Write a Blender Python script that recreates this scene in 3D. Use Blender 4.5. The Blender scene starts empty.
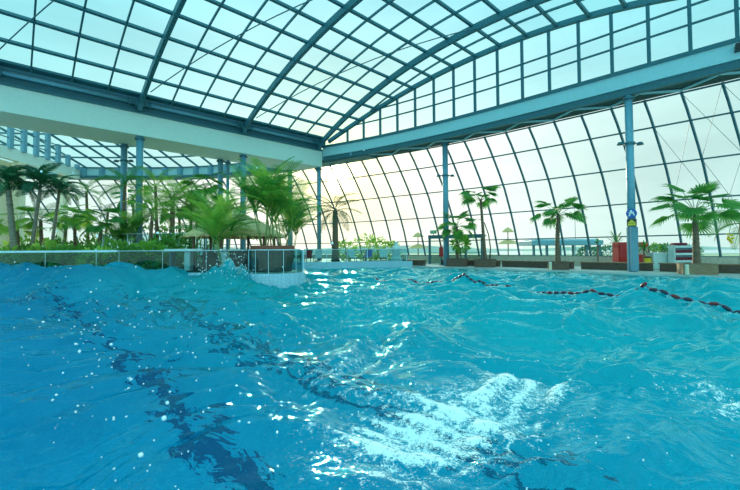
import bpy, math, random
import numpy as np
from mathutils import Vector, Matrix, Euler

random.seed(7)
rng = np.random.default_rng(11)
scene = bpy.context.scene
COL = scene.collection
PI = math.pi
EYE = 1.5                       # camera height above the mean water level (z = 0)

# ------------------------------------------------------------------ frame of the hall
UX = Vector((0.7296, 0.6839, 0.0))      # direction of the long white beam
VX = Vector((-0.6839, 0.7296, 0.0))     # direction of the gable beam


def W(u, v, z):
    return Vector((u * UX.x + v * VX.x, u * UX.y + v * VX.y, z))


def px(x, d):                   # sideways position of something seen at picture column x, d metres away
    return (x - 370.0) / 385.0 * d


def gplan(v):                   # plan of the gable beam (very slightly curved)
    return -1.6006e-04 * v ** 3 + 2.8772e-03 * v * v - 5.0307e-02 * v + 26.643


# ------------------------------------------------------------------ materials
def mat(name):
    m = bpy.data.materials.new(name)
    m.use_nodes = True
    nt = m.node_tree
    nt.nodes.clear()
    out = nt.nodes.new('ShaderNodeOutputMaterial')
    return m, nt, out


def N(nt, typ, **kw):
    n = nt.nodes.new(typ)
    for k, val in kw.items():
        if k.startswith('_'):
            setattr(n, k[1:], val)
        else:
            n.inputs[k.replace('__', ' ')].default_value = val
    return n


def paint(name, c, rough=0.5, var=0.08, scale=6.0, bump=0.0, metal=0.0, spec=0.5):
    m, nt, out = mat(name)
    b = N(nt, 'ShaderNodeBsdfPrincipled', Roughness=rough, Metallic=metal)
    b.inputs['Specular IOR Level'].default_value = spec
    tc = N(nt, 'ShaderNodeTexCoord')
    no = N(nt, 'ShaderNodeTexNoise', Scale=scale, Detail=4.0)
    nt.links.new(tc.outputs['Object'], no.inputs['Vector'])
    r = N(nt, 'ShaderNodeValToRGB')
    r.color_ramp.elements[0].position = 0.3
    r.color_ramp.elements[1].position = 0.7
    r.color_ramp.elements[0].color = (*[max(0, x * (1 - var)) for x in c], 1)
    r.color_ramp.elements[1].color = (*[min(1, x * (1 + var)) for x in c], 1)
    nt.links.new(no.outputs['Fac'], r.inputs['Fac'])
    nt.links.new(r.outputs['Color'], b.inputs['Base Color'])
    if bump:
        bp = N(nt, 'ShaderNodeBump', Strength=bump, Distance=0.02)
        nt.links.new(no.outputs['Fac'], bp.inputs['Height'])
        nt.links.new(bp.outputs['Normal'], b.inputs['Normal'])
    nt.links.new(b.outputs['BSDF'], out.inputs['Surface'])
    return m


def glass(name, tint, refl=0.06, rough=0.02):
    m, nt, out = mat(name)
    t = N(nt, 'ShaderNodeBsdfTransparent', Color=(*tint, 1))
    g = N(nt, 'ShaderNodeBsdfGlossy', Roughness=rough, Color=(0.9, 1, 1, 1))
    lw = N(nt, 'ShaderNodeLayerWeight', Blend=0.25)
    mu = N(nt, 'ShaderNodeMath', _operation='MULTIPLY')
    mu.inputs[1].default_value = refl * 4
    ad = N(nt, 'ShaderNodeMath', _operation='ADD', _use_clamp=True)
    ad.inputs[1].default_value = refl * 0.4
    nt.links.new(lw.outputs['Fresnel'], mu.inputs[0])
    nt.links.new(mu.outputs[0], ad.inputs[0])
    mx = N(nt, 'ShaderNodeMixShader')
    nt.links.new(ad.outputs[0], mx.inputs['Fac'])
    nt.links.new(t.outputs[0], mx.inputs[1])
    nt.links.new(g.outputs[0], mx.inputs[2])
    nt.links.new(mx.outputs[0], out.inputs['Surface'])
    return m


def leafmat(name, c, c2, trans=0.45):
    m, nt, out = mat(name)
    tc = N(nt, 'ShaderNodeTexCoord')
    no = N(nt, 'ShaderNodeTexNoise', Scale=2.5, Detail=3.0)
    nt.links.new(tc.outputs['Object'], no.inputs['Vector'])
    oi = N(nt, 'ShaderNodeObjectInfo')
    ad = N(nt, 'ShaderNodeMath', _operation='MULTIPLY_ADD')
    ad.inputs[1].default_value = 0.5
    nt.links.new(oi.outputs['Random'], ad.inputs[0])
    sb = N(nt, 'ShaderNodeMath', _operation='SUBTRACT')
    sb.inputs[1].default_value = 0.25
    nt.links.new(no.outputs['Fac'], sb.inputs[0])
    nt.links.new(sb.outputs[0], ad.inputs[2])
    r = N(nt, 'ShaderNodeMix', _data_type='RGBA')
    r.inputs['A'].default_value = (*c, 1)
    r.inputs['B'].default_value = (*c2, 1)
    nt.links.new(ad.outputs[0], r.inputs['Factor'])
    d = N(nt, 'ShaderNodeBsdfPrincipled', Roughness=0.45)
    t = N(nt, 'ShaderNodeBsdfTranslucent')
    nt.links.new(r.outputs['Result'], d.inputs['Base Color'])
    nt.links.new(r.outputs['Result'], t.inputs['Color'])
    mx = N(nt, 'ShaderNodeMixShader', Fac=trans)
    nt.links.new(d.outputs[0], mx.inputs[1])
    nt.links.new(t.outputs[0], mx.inputs[2])
    nt.links.new(mx.outputs[0], out.inputs['Surface'])
    return m


def tiles(name, c, grout, size, rough=0.25):
    m, nt, out = mat(name)
    b = N(nt, 'ShaderNodeBsdfPrincipled', Roughness=rough)
    geo = N(nt, 'ShaderNodeNewGeometry')
    br = N(nt, 'ShaderNodeTexBrick', Color1=(*c, 1), Color2=(*[x * 0.9 for x in c], 1), Mortar=(*grout, 1), Scale=1.0)
    br.offset = 0.0
    br.inputs['Mortar Size'].default_value = 0.06 * size
    br.inputs['Brick Width'].default_value = size
    br.inputs['Row Height'].default_value = size
    sp = N(nt, 'ShaderNodeSeparateXYZ')
    cb = N(nt, 'ShaderNodeCombineXYZ')
    ad = N(nt, 'ShaderNodeMath', _operation='ADD')
    nt.links.new(geo.outputs['Position'], sp.inputs[0])
    nt.links.new(sp.outputs['X'], cb.inputs['X'])
    nt.links.new(sp.outputs['Y'], ad.inputs[0])
    nt.links.new(sp.outputs['Z'], ad.inputs[1])
    nt.links.new(ad.outputs[0], cb.inputs['Y'])
    nt.links.new(cb.outputs[0], br.inputs['Vector'])
    nt.links.new(br.outputs['Color'], b.inputs['Base Color'])
    nt.links.new(b.outputs[0], out.inputs['Surface'])
    return m


def wood(name, c, c2, scale=3.0, axis=2):
    m, nt, out = mat(name)
    b = N(nt, 'ShaderNodeBsdfPrincipled', Roughness=0.6)
    tc = N(nt, 'ShaderNodeTexCoord')
    mp = N(nt, 'ShaderNodeMapping')
    s = [1.0, 1.0, 1.0]
    s[axis] = 9.0
    mp.inputs['Scale'].default_value = s
    no = N(nt, 'ShaderNodeTexNoise', Scale=scale, Detail=5.0)
    r = N(nt, 'ShaderNodeValToRGB')
    r.color_ramp.elements[0].position = 0.35
    r.color_ramp.elements[1].position = 0.65
    r.color_ramp.elements[0].color = (*c, 1)
    r.color_ramp.elements[1].color = (*c2, 1)
    nt.links.new(tc.outputs['Object'], mp.inputs[0])
    nt.links.new(mp.outputs[0], no.inputs['Vector'])
    nt.links.new(no.outputs['Fac'], r.inputs['Fac'])
    nt.links.new(r.outputs[0], b.inputs['Base Color'])
    nt.links.new(b.outputs[0], out.inputs['Surface'])
    return m


def water_mat():
    m, nt, out = mat('pool_water')
    geo = N(nt, 'ShaderNodeNewGeometry')
    n1 = N(nt, 'ShaderNodeTexNoise', Scale=2.6, Detail=2.5, Roughness=0.5, Distortion=0.5)
    n2 = N(nt, 'ShaderNodeTexNoise', Scale=11.0, Detail=3.0, Roughness=0.5, Distortion=0.8)
    for n in (n1, n2):
        nt.links.new(geo.outputs['Position'], n.inputs['Vector'])
    b1 = N(nt, 'ShaderNodeBump', Strength=1.0, Distance=0.075)
    b2 = N(nt, 'ShaderNodeBump', Strength=0.8, Distance=0.009)
    nt.links.new(n1.outputs['Fac'], b1.inputs['Height'])
    nt.links.new(n2.outputs['Fac'], b2.inputs['Height'])
    nt.links.new(b1.outputs[0], b2.inputs['Normal'])
    nrm = b2.outputs[0]
    # deep blue towards the wave machine, turquoise towards the shallow beach side
    ax = N(nt, 'ShaderNodeVectorMath', _operation='DOT_PRODUCT')
    ax.inputs[1].default_value = UX
    nt.links.new(geo.outputs['Position'], ax.inputs[0])
    dr = N(nt, 'ShaderNodeMapRange')
    dr.inputs['From Min'].default_value = 0.3
    dr.inputs['From Max'].default_value = 6.5
    nt.links.new(ax.outputs['Value'], dr.inputs['Value'])
    cols_ = []
    for deep, shallow in ((WATER_BODY, WATER_SHALLOW), (WATER_GLOW, WATER_SHALLOW)):
        cm_ = N(nt, 'ShaderNodeMix', _data_type='RGBA')
        cm_.inputs['A'].default_value = (*deep, 1)
        cm_.inputs['B'].default_value = (*shallow, 1)
        nt.links.new(dr.outputs[0], cm_.inputs['Factor'])
        cols_.append(cm_.outputs['Result'])
    dif = N(nt, 'ShaderNodeBsdfDiffuse')
    tra = N(nt, 'ShaderNodeBsdfTranslucent')
    nt.links.new(cols_[0], dif.inputs['Color'])
    nt.links.new(cols_[1], tra.inputs['Color'])
    ref = N(nt, 'ShaderNodeBsdfRefraction', Color=(*WATER_CLEAR, 1), Roughness=0.03, IOR=1.33)
    glo = N(nt, 'ShaderNodeBsdfGlossy', Color=(0.42, 0.93, 1, 1), Roughness=0.05)
    for s in (dif, tra, ref, glo):
        nt.links.new(nrm, s.inputs['Normal'])
    ab = N(nt, 'ShaderNodeMixShader', Fac=0.45)
    nt.links.new(dif.outputs[0], ab.inputs[1])
    nt.links.new(tra.outputs[0], ab.inputs[2])
    body = N(nt, 'ShaderNodeMixShader', Fac=WATER_CLARITY)
    nt.links.new(ab.outputs[0], body.inputs[1])
    nt.links.new(ref.outputs[0], body.inputs[2])
    fr = N(nt, 'ShaderNodeFresnel', IOR=1.33)
    nt.links.new(nrm, fr.inputs['Normal'])
    mx = N(nt, 'ShaderNodeMixShader')
    nt.links.new(fr.outputs[0], mx.inputs['Fac'])
    nt.links.new(body.outputs[0], mx.inputs[1])
    nt.links.new(glo.outputs[0], mx.inputs[2])
    # foamy white on crests, with sun glints painted in as the same white
    at = N(nt, 'ShaderNodeAttribute', _attribute_name='foam_glint')
    fn = N(nt, 'ShaderNodeTexNoise', Scale=8.5, Detail=6.0, Roughness=0.68, Distortion=1.2)
    nt.links.new(geo.outputs['Position'], fn.inputs['Vector'])
    f2 = N(nt, 'ShaderNodeTexNoise', Scale=26.0, Detail=5.0, Roughness=0.7, Distortion=2.0)
    nt.links.new(geo.outputs['Position'], f2.inputs['Vector'])
    s0 = N(nt, 'ShaderNodeMath', _operation='MULTIPLY_ADD')
    s0.inputs[1].default_value = 0.85
    nt.links.new(fn.outputs['Fac'], s0.inputs[0])
    nt.links.new(at.outputs['Fac'], s0.inputs[2])
    su = N(nt, 'ShaderNodeMath', _operation='MULTIPLY_ADD')
    su.inputs[1].default_value = 0.95
    nt.links.new(f2.outputs['Fac'], su.inputs[0])
    nt.links.new(s0.outputs[0], su.inputs[2])
    mr = N(nt, 'ShaderNodeMapRange')
    mr.inputs['From Min'].default_value = 1.20
    mr.inputs['From Max'].default_value = 1.36
    nt.links.new(su.outputs[0], mr.inputs['Value'])
    fo = N(nt, 'ShaderNodeBsdfDiffuse', Color=(0.86, 0.93, 0.93, 1))
    m2 = N(nt, 'ShaderNodeMixShader')
    nt.links.new(mr.outputs[0], m2.inputs['Fac'])
    nt.links.new(mx.outputs[0], m2.inputs[1])
    nt.links.new(fo.outputs[0], m2.inputs[2])
    nt.links.new(m2.outputs[0], out.inputs['Surface'])
    return m


WATER_BODY = (0.0, 0.15, 0.54)
WATER_SHALLOW = (0.01, 0.80, 0.74)
WATER_GLOW = (0.0, 0.32, 0.70)
WATER_CLEAR = (0.14, 0.95, 0.97)
WATER_CLARITY = 0.72

M = dict(
    steel=paint('teal_steel', (0.028, 0.135, 0.175), 0.45),
    steel_dark=paint('dark_teal_steel', (0.02, 0.11, 0.15), 0.5),
    column=paint('blue_column_paint', (0.14, 0.34, 0.45), 0.4),
    white=paint('white_panel', (0.72, 0.80, 0.74), 0.55, 0.03),
    pale=paint('pale_blue_panel', (0.36, 0.62, 0.68), 0.5, 0.04),
    cream=paint('cream_plaster', (0.80, 0.72, 0.52), 0.8, 0.05),
    roofglass=glass('cyan_roof_glass', (0.60, 0.92, 0.94), 0.03),
    gableglass=glass('gable_glass', (0.66, 0.93, 0.95), 0.03),
    facglass=glass('clear_facade_glass', (0.92, 0.98, 0.95), 0.03),
    railglass=glass('rail_glass', (0.60, 0.80, 0.82), 0.045),
    rail=paint('pale_rail', (0.55, 0.75, 0.82), 0.35),
    deck=paint('deck_tile', (0.48, 0.52, 0.50), 0.5, 0.12, 3.0),
    island=paint('island_paving', (0.42, 0.40, 0.34), 0.7, 0.15, 2.0),
    pooltile=tiles('blue_pool_tile', (0.01, 0.50, 0.68), (0.12, 0.57, 0.72), 0.25),
    walltile=tiles('pale_wall_tile', (0.45, 0.66, 0.76), (0.30, 0.50, 0.62), 0.16),
    line=tiles('navy_lane_tile', (0.006, 0.02, 0.10), (0.01, 0.04, 0.15), 0.25),
    bark=wood('palm_bark', (0.10, 0.055, 0.03), (0.26, 0.16, 0.09), 5.0),
    bark_grey=wood('grey_palm_bark', (0.13, 0.11, 0.08), (0.30, 0.25, 0.17), 5.0),
    cane=paint('green_cane', (0.24, 0.34, 0.10), 0.5, 0.2),
    leaf=leafmat('palm_leaf', (0.03, 0.20, 0.04), (0.13, 0.42, 0.06)),
    leaf_light=leafmat('bright_palm_leaf', (0.14, 0.42, 0.05), (0.46, 0.66, 0.10), 0.5),
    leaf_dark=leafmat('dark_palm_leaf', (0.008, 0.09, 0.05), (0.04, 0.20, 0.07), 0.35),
    bush=leafmat('bush_leaf', (0.03, 0.18, 0.03), (0.22, 0.48, 0.07), 0.45),
    hedge=leafmat('hedge_leaf', (0.03, 0.16, 0.09), (0.08, 0.25, 0.12), 0.3),
    thatch=wood('thatch', (0.44, 0.30, 0.11), (0.80, 0.60, 0.28), 6.0, 0),
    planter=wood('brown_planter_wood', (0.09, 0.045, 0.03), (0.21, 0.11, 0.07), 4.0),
    planter_front=wood('lit_planter_wood', (0.20, 0.12, 0.07), (0.36, 0.23, 0.12), 4.0),  # lighter copy of the planter wood, lit look put into its colour
    redwood=wood('red_brown_planter', (0.22, 0.05, 0.03), (0.36, 0.11, 0.06), 4.0),
    bench=wood('dark_bench_wood', (0.06, 0.04, 0.03), (0.15, 0.09, 0.06), 4.0),
    soil=paint('soil', (0.07, 0.05, 0.03), 0.9, 0.3, 12),
    red=paint('red_lacquer', (0.55, 0.02, 0.02), 0.35),
    maroon=paint('maroon_cloth', (0.25, 0.02, 0.05), 0.8),
    blue=paint('sign_blue', (0.01, 0.10, 0.45), 0.4),
    yellow=paint('sign_yellow', (0.85, 0.60, 0.03), 0.4),
    green=paint('exit_green', (0.02, 0.42, 0.16), 0.4),
    black=paint('black_plastic', (0.015, 0.015, 0.02), 0.4),
    whitepaint=paint('white_gloss', (0.86, 0.88, 0.86), 0.35, 0.03),
    counter=paint('pale_counter', (0.62, 0.76, 0.76), 0.4, 0.05),
    floatred=paint('dark_red_float', (0.16, 0.02, 0.03), 0.35),
    floatdark=paint('dark_float', (0.03, 0.03, 0.06), 0.35),
    rope=paint('rope', (0.15, 0.18, 0.24), 0.8),
    lawn=paint('pale_ground', (0.34, 0.40, 0.26), 0.9, 0.2, 0.2),
    hill=paint('distant_hill', (0.36, 0.42, 0.38), 0.95, 0.15, 0.05),
    lake=paint('pale_lake', (0.50, 0.60, 0.62), 0.15, 0.03, 0.1),
    drop=paint('water_drop', (0.80, 0.93, 0.97), 0.08),
    stone=paint('beige_stone', (0.55, 0.50, 0.40), 0.8, 0.15),
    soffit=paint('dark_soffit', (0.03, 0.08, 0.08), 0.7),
)
M['water'] = water_mat()


# ------------------------------------------------------------------ mesh helpers
class MB:
    def __init__(s):
        s.v, s.f = [], []

    def add(s, vs, fs):
        o = len(s.v)
        s.v += [tuple(p) for p in vs]
        s.f += [tuple(i + o for i in f) for f in fs]
        return s

    def box(s, c, size, rz=0.0, mtx=None):
        hx, hy, hz = size[0] / 2, size[1] / 2, size[2] / 2
        P = [Vector((x, y, z)) for z in (-hz, hz) for y in (-hy, hy) for x in (-hx, hx)]
        R = mtx if mtx is not None else Matrix.Rotation(rz, 3, 'Z')
        P = [R @ p + Vector(c) for p in P]
        return s.add(P, [(0, 2, 3, 1), (4, 5, 7, 6), (0, 1, 5, 4), (2, 6, 7, 3), (0, 4, 6, 2), (1, 3, 7, 5)])

    def bar(s, a, b, w, h, up=Vector((0, 0, 1))):       # rectangular bar from a to b; w sideways, h along up
        a, b = Vector(a), Vector(b)
        d = (b - a)
        L = d.length
        if L < 1e-6:
            return s
        d.normalize()
        x = d.cross(up)
        if x.length < 1e-4:
            x = d.cross(Vector((0, 1, 0)))
        x.normalize()
        y = x.cross(d)
        vs = []
        for p in (a, b):
            for sx, sy in ((-1, -1), (1, -1), (1, 1), (-1, 1)):
                vs.append(p + x * sx * w / 2 + y * sy * h / 2)
        return s.add(vs, [(0, 3, 2, 1), (4, 5, 6, 7), (0, 1, 5, 4), (1, 2, 6, 5), (2, 3, 7, 6), (3, 0, 4, 7)])

    def sweep(s, pts, w, h, ups):                         # continuous rectangular member along a polyline
        pts = [Vector(p) for p in pts]
        n = len(pts)
        vs, fs = [], []
        for i, p in enumerate(pts):
            d = (pts[min(i + 1, n - 1)] - pts[max(i - 1, 0)]).normalized()
            up = Vector(ups[i] if isinstance(ups, list) else ups)
            x = d.cross(up).normalized()
            y = x.cross(d)
            for sx, sy in ((-1, -1), (1, -1), (1, 1), (-1, 1)):
                vs.append(p + x * sx * w / 2 + y * sy * h / 2)
        for i in range(n - 1):
            o = 4 * i
            for k in range(4):
                k2 = (k + 1) % 4
                fs.append((o + k, o + k2, o + 4 + k2, o + 4 + k))
        fs += [(0, 3, 2, 1), (4 * n - 4, 4 * n - 3, 4 * n - 2, 4 * n - 1)]
        return s.add(vs, fs)

    def tube(s, pts, rad, n=10, caps=True):
        pts = [Vector(p) for p in pts]
        m = len(pts)
        rad = rad if isinstance(rad, (list, tuple)) else [rad] * m
        vs, fs = [], []
        ref = Vector((0, 0, 1))
        for i, p in enumerate(pts):
            d = (pts[min(i + 1, m - 1)] - pts[max(i - 1, 0)]).normalized()
            r = ref if abs(d.dot(ref)) < 0.95 else Vector((1, 0, 0))
            x = d.cross(r).normalized()
            y = x.cross(d)
            for k in range(n):
                a = 2 * PI * k / n
                vs.append(p + (x * math.cos(a) + y * math.sin(a)) * rad[i])
        for i in range(m - 1):
            for k in range(n):
                k2 = (k + 1) % n
                fs.append((i * n + k, i * n + k2, (i + 1) * n + k2, (i + 1) * n + k))
        if caps:
            fs.append(tuple(range(n - 1, -1, -1)))
            fs.append(tuple((m - 1) * n + k for k in range(n)))
        return s.add(vs, fs)

    def lathe(s, c, prof, n=24, a0=0.0, a1=2 * PI):
        full = abs(a1 - a0 - 2 * PI) < 1e-6
        cnt = n if full else n + 1
        vs, fs = [], []
        for r, z in prof:
            for k in range(cnt):
                a = a0 + (a1 - a0) * k / n
                vs.append(Vector(c) + Vector((r * math.cos(a), r * math.sin(a), z)))
        for i in range(len(prof) - 1):
            for k in range(n):
                k2 = (k + 1) % cnt
                fs.append((i * cnt + k, i * cnt + k2, (i + 1) * cnt + k2, (i + 1) * cnt + k))
        return s.add(vs, fs)

    def prism(s, poly, z0, z1):
        n = len(poly)
        vs = [(p[0], p[1], z0) for p in poly] + [(p[0], p[1], z1) for p in poly]
        fs = [tuple(range(n - 1, -1, -1)), tuple(range(n, 2 * n))]
        fs += [(i, (i + 1) % n, n + (i + 1) % n, n + i) for i in range(n)]
        return s.add(vs, fs)

    def mesh(s, name, m, smooth=False):
        me = bpy.data.meshes.new(name)
        me.from_pydata(s.v, [], s.f)
        me.validate()
        me.materials.append(m)
        if smooth:
            me.polygons.foreach_set('use_smooth', [True] * len(me.polygons))
        me.update()
        return me

    def obj(s, name, m, parent=None, smooth=False, bevel=0.0):
        o = bpy.data.objects.new(name, s.mesh(name, m, smooth))
        COL.objects.link(o)
        if parent is not None:
            o.parent = parent
        if bevel:
            b = o.modifiers.new('bevel', 'BEVEL')
            b.width = bevel
            b.segments = 2
            b.limit_method = 'ANGLE'
        return o


def tag(o, label=None, cat=None, group=None, kind=None):
    if label:
        o['label'] = label
    if cat:
        o['category'] = cat
    if group:
        o['group'] = group
    if kind:
        o['kind'] = kind
    return o


def empty(name, loc, label=None, cat=None, group=None, kind=None, rz=0.0):
    o = bpy.data.objects.new(name, None)
    COL.objects.link(o)
    o.location = loc
    o.rotation_euler = (0, 0, rz)
    o.empty_display_size = 0.2
    return tag(o, label, cat, group, kind)


def inst(name, me, parent, loc=(0, 0, 0), rot=(0, 0, 0), sc=1.0):
    o = bpy.data.objects.new(name, me)
    COL.objects.link(o)
    o.parent = parent
    o.location = loc
    o.rotation_euler = rot
    o.scale = (sc, sc, sc) if not isinstance(sc, tuple) else sc
    return o


# ------------------------------------------------------------------ camera
cam = bpy.data.cameras.new('camera')
co = bpy.data.objects.new('camera', cam)
COL.objects.link(co)
cam.sensor_width = 36.0
cam.lens = 385.0 / 740.0 * 36.0
cam.shift_y = -6.6 / 740.0
cam.clip_start = 0.02
cam.clip_end = 2000
co.matrix_world = (Matrix.Translation((0, 0, EYE)) @ Matrix.Rotation(PI / 2 + 0.03, 4, 'X') @ Matrix.Rotation(-0.007, 4, 'Z'))
scene.camera = co

# ------------------------------------------------------------------ sky and sun
SUN = Vector((-0.083, 1.0, 0.203)).normalized()
wd = bpy.data.worlds.new('sky')
scene.world = wd
wd.use_nodes = True
nt = wd.node_tree
nt.nodes.clear()
wo = nt.nodes.new('ShaderNodeOutputWorld')
bg = nt.nodes.new('ShaderNodeBackground')
tc = nt.nodes.new('ShaderNodeTexCoord')
sep = nt.nodes.new('ShaderNodeSeparateXYZ')
nt.links.new(tc.outputs['Generated'], sep.inputs[0])
ramp = nt.nodes.new('ShaderNodeValToRGB')
cr = ramp.color_ramp
cr.elements[0].position = 0.0
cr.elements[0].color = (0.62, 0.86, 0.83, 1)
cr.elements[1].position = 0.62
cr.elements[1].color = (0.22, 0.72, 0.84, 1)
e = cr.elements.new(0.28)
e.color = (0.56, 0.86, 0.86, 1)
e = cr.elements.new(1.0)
e.color = (0.95, 1.65, 1.7, 1)  # overhead sky brightened beyond the view, added to light water and hall
nt.links.new(sep.outputs['Z'], ramp.inputs['Fac'])
dot = nt.nodes.new('ShaderNodeVectorMath')
dot.operation = 'DOT_PRODUCT'
dot.inputs[1].default_value = SUN
nt.links.new(tc.outputs['Generated'], dot.inputs[0])


def wglow(power, col, strength):
    mx = nt.nodes.new('ShaderNodeMath')
    mx.operation = 'MAXIMUM'
    mx.inputs[1].default_value = 0.0
    nt.links.new(dot.outputs['Value'], mx.inputs[0])
    pw = nt.nodes.new('ShaderNodeMath')
    pw.operation = 'POWER'
    pw.inputs[1].default_value = power
    nt.links.new(mx.outputs[0], pw.inputs[0])
    sc = nt.nodes.new('ShaderNodeVectorMath')
    sc.operation = 'SCALE'
    sc.inputs[0].default_value = [c * strength for c in col]
    nt.links.new(pw.outputs[0], sc.inputs['Scale'])
    return sc.outputs[0]


acc = ramp.outputs['Color']
for pwr, colr, stg in ((7.0, (0.68, 0.32, 0.25), 1.0), (60, (0.30, 0.16, -0.34), 0.8), (500, (1.0, 0.75, 0.15), 1.2), (3000, (1.0, 0.9, 0.6), 8.0), (16000, (1.0, 0.9, 0.6), 60.0)):
    ad = nt.nodes.new('ShaderNodeVectorMath')
    ad.operation = 'ADD'
    nt.links.new(acc, ad.inputs[0])
    nt.links.new(wglow(pwr, colr, stg), ad.inputs[1])
    acc = ad.outputs[0]
# cyan fill added to the unseen sky behind the camera to brighten the hall
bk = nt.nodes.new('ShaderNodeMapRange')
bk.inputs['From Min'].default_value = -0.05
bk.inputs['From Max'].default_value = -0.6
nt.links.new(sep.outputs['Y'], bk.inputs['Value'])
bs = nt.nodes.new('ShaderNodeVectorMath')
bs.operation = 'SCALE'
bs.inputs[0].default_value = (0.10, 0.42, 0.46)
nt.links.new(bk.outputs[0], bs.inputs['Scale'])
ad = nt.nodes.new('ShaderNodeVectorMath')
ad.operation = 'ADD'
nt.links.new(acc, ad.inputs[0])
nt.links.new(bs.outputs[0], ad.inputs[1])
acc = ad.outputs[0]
cn = nt.nodes.new('ShaderNodeTexNoise')
cn.inputs['Scale'].default_value = 2.4
cn.inputs['Detail'].default_value = 5.0
mp = nt.nodes.new('ShaderNodeMapping')
mp.inputs['Scale'].default_value = (1, 1, 3.5)
nt.links.new(tc.outputs['Generated'], mp.inputs[0])
nt.links.new(mp.outputs[0], cn.inputs['Vector'])
cm = nt.nodes.new('ShaderNodeMapRange')
cm.inputs['From Min'].default_value = 0.3
cm.inputs['From Max'].default_value = 0.7
cm.inputs['To Min'].default_value = 0.90
cm.inputs['To Max'].default_value = 1.16
nt.links.new(cn.outputs['Fac'], cm.inputs['Value'])
sc2 = nt.nodes.new('ShaderNodeVectorMath')
sc2.operation = 'SCALE'
nt.links.new(acc, sc2.inputs[0])
nt.links.new(cm.outputs[0], sc2.inputs['Scale'])
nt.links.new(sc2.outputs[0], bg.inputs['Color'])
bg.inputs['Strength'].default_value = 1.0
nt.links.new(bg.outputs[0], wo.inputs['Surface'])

sl = bpy.data.lights.new('sun', 'SUN')
sl.energy = 3.0
sl.angle = math.radians(1.2)
sl.color = (1.0, 0.90, 0.66)
so = bpy.data.objects.new('sun', sl)
COL.objects.link(so)
so.rotation_euler = SUN.to_track_quat('Z', 'Y').to_euler()

vs_ = scene.view_settings
scene.display_settings.display_device = 'sRGB'
vs_.view_transform = 'Standard'
vs_.look = 'None'
vs_.gamma = 1.0
vs_.exposure = 0.10
vs_.use_curve_mapping = False
try:
    cy = scene.cycles
    cy.use_denoising = True
    cy.max_bounces = 10
    cy.transparent_max_bounces = 24
    cy.transmission_bounces = 8
    cy.sample_clamp_indirect = 6.0
    cy.blur_glossy = 0.5
except Exception:
    pass

# ================================================================== THE HALL
R0, V0, ZT = 41.0, 13.0, 15.0 + EYE
TH0 = 0.449


def roof(u, th, dz=0.0):
    return W(u, V0 + (R0 + dz) * math.sin(th), ZT - R0 + (R0 + dz) * math.cos(th))


def rnorm(th):
    n = VX * math.sin(th)
    return Vector((n.x, n.y, math.cos(th)))


def uend(th):
    return gplan(V0 + R0 * math.sin(th))


UMIN = -20.0
ceil = tag(empty('ceiling', W(10, 15, ZT)), 'barrel vaulted cyan glass roof on curved steel arches', 'roof', kind='structure')


def to_parent(o, p):            # keep world placement when parented to a moved Empty
    o.parent = p
    o.matrix_parent_inverse = Matrix.Translation(p.location).inverted() if p.rotation_euler.z == 0 else p.matrix_basis.inverted()
    return o


# glazing
mb = MB()
nth = 34
ths = [TH0 - 2 * TH0 * i / nth for i in range(nth + 1)]
nu = 16
vs = []
for i, th in enumerate(ths):
    for j in range(nu + 1):
        vs.append(roof(UMIN + (uend(th) - UMIN) * j / nu, th, 0.06))
fs = [(i * (nu + 1) + j, i * (nu + 1) + j + 1, (i + 1) * (nu + 1) + j + 1, (i + 1) * (nu + 1) + j) for i in range(nth) for j in range(nu)]
mb.add(vs, fs)
to_parent(mb.obj('roof_glazing', M['roofglass']), ceil)
# purlins
th = TH0 - 0.0481
while th > -TH0:
    m_ = MB()
    m_.sweep([roof(UMIN, th, -0.06), roof((UMIN + uend(th)) / 2, th, -0.06), roof(uend(th), th, -0.06)], 0.17, 0.18, rnorm(th))
    to_parent(m_.obj('purlin', M['steel']), ceil)
    th -= 0.0479
# rafters and main arches
k = -10
while 0.8 + 1.96 * k < 25.4:
    u = 0.8 + 1.96 * k
    main = (k - 3) % 4 == 0
    t1 = [TH0 - 2 * TH0 * i / 48 for i in range(49) if uend(TH0 - 2 * TH0 * i / 48) > u + 0.1]
    if main:
        pts = [roof(u, t, -0.30) for t in t1]
        to_parent(MB().sweep(pts, 0.24, 0.46, [rnorm(t) for t in t1]).obj('roof_arch', M['steel']), ceil)
    else:
        pts = [roof(u, t, -0.03) for t in t1]
        to_parent(MB().sweep(pts, 0.09, 0.14, [rnorm(t) for t in t1]).obj('rafter', M['steel']), ceil)
    k += 1
# bracing rods
for u in (-1.04, 6.68, 14.52):
    pts = []
    for i in range(13):
        q = i / 12
        pts.append(roof(u + 7.84 * q + 0.3 * (1 - q), 0.42 - 0.42 * q, -0.45))
    to_parent(MB().tube(pts, 0.035, 6).obj('bracing_rod', M['steel']), ceil)
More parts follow.
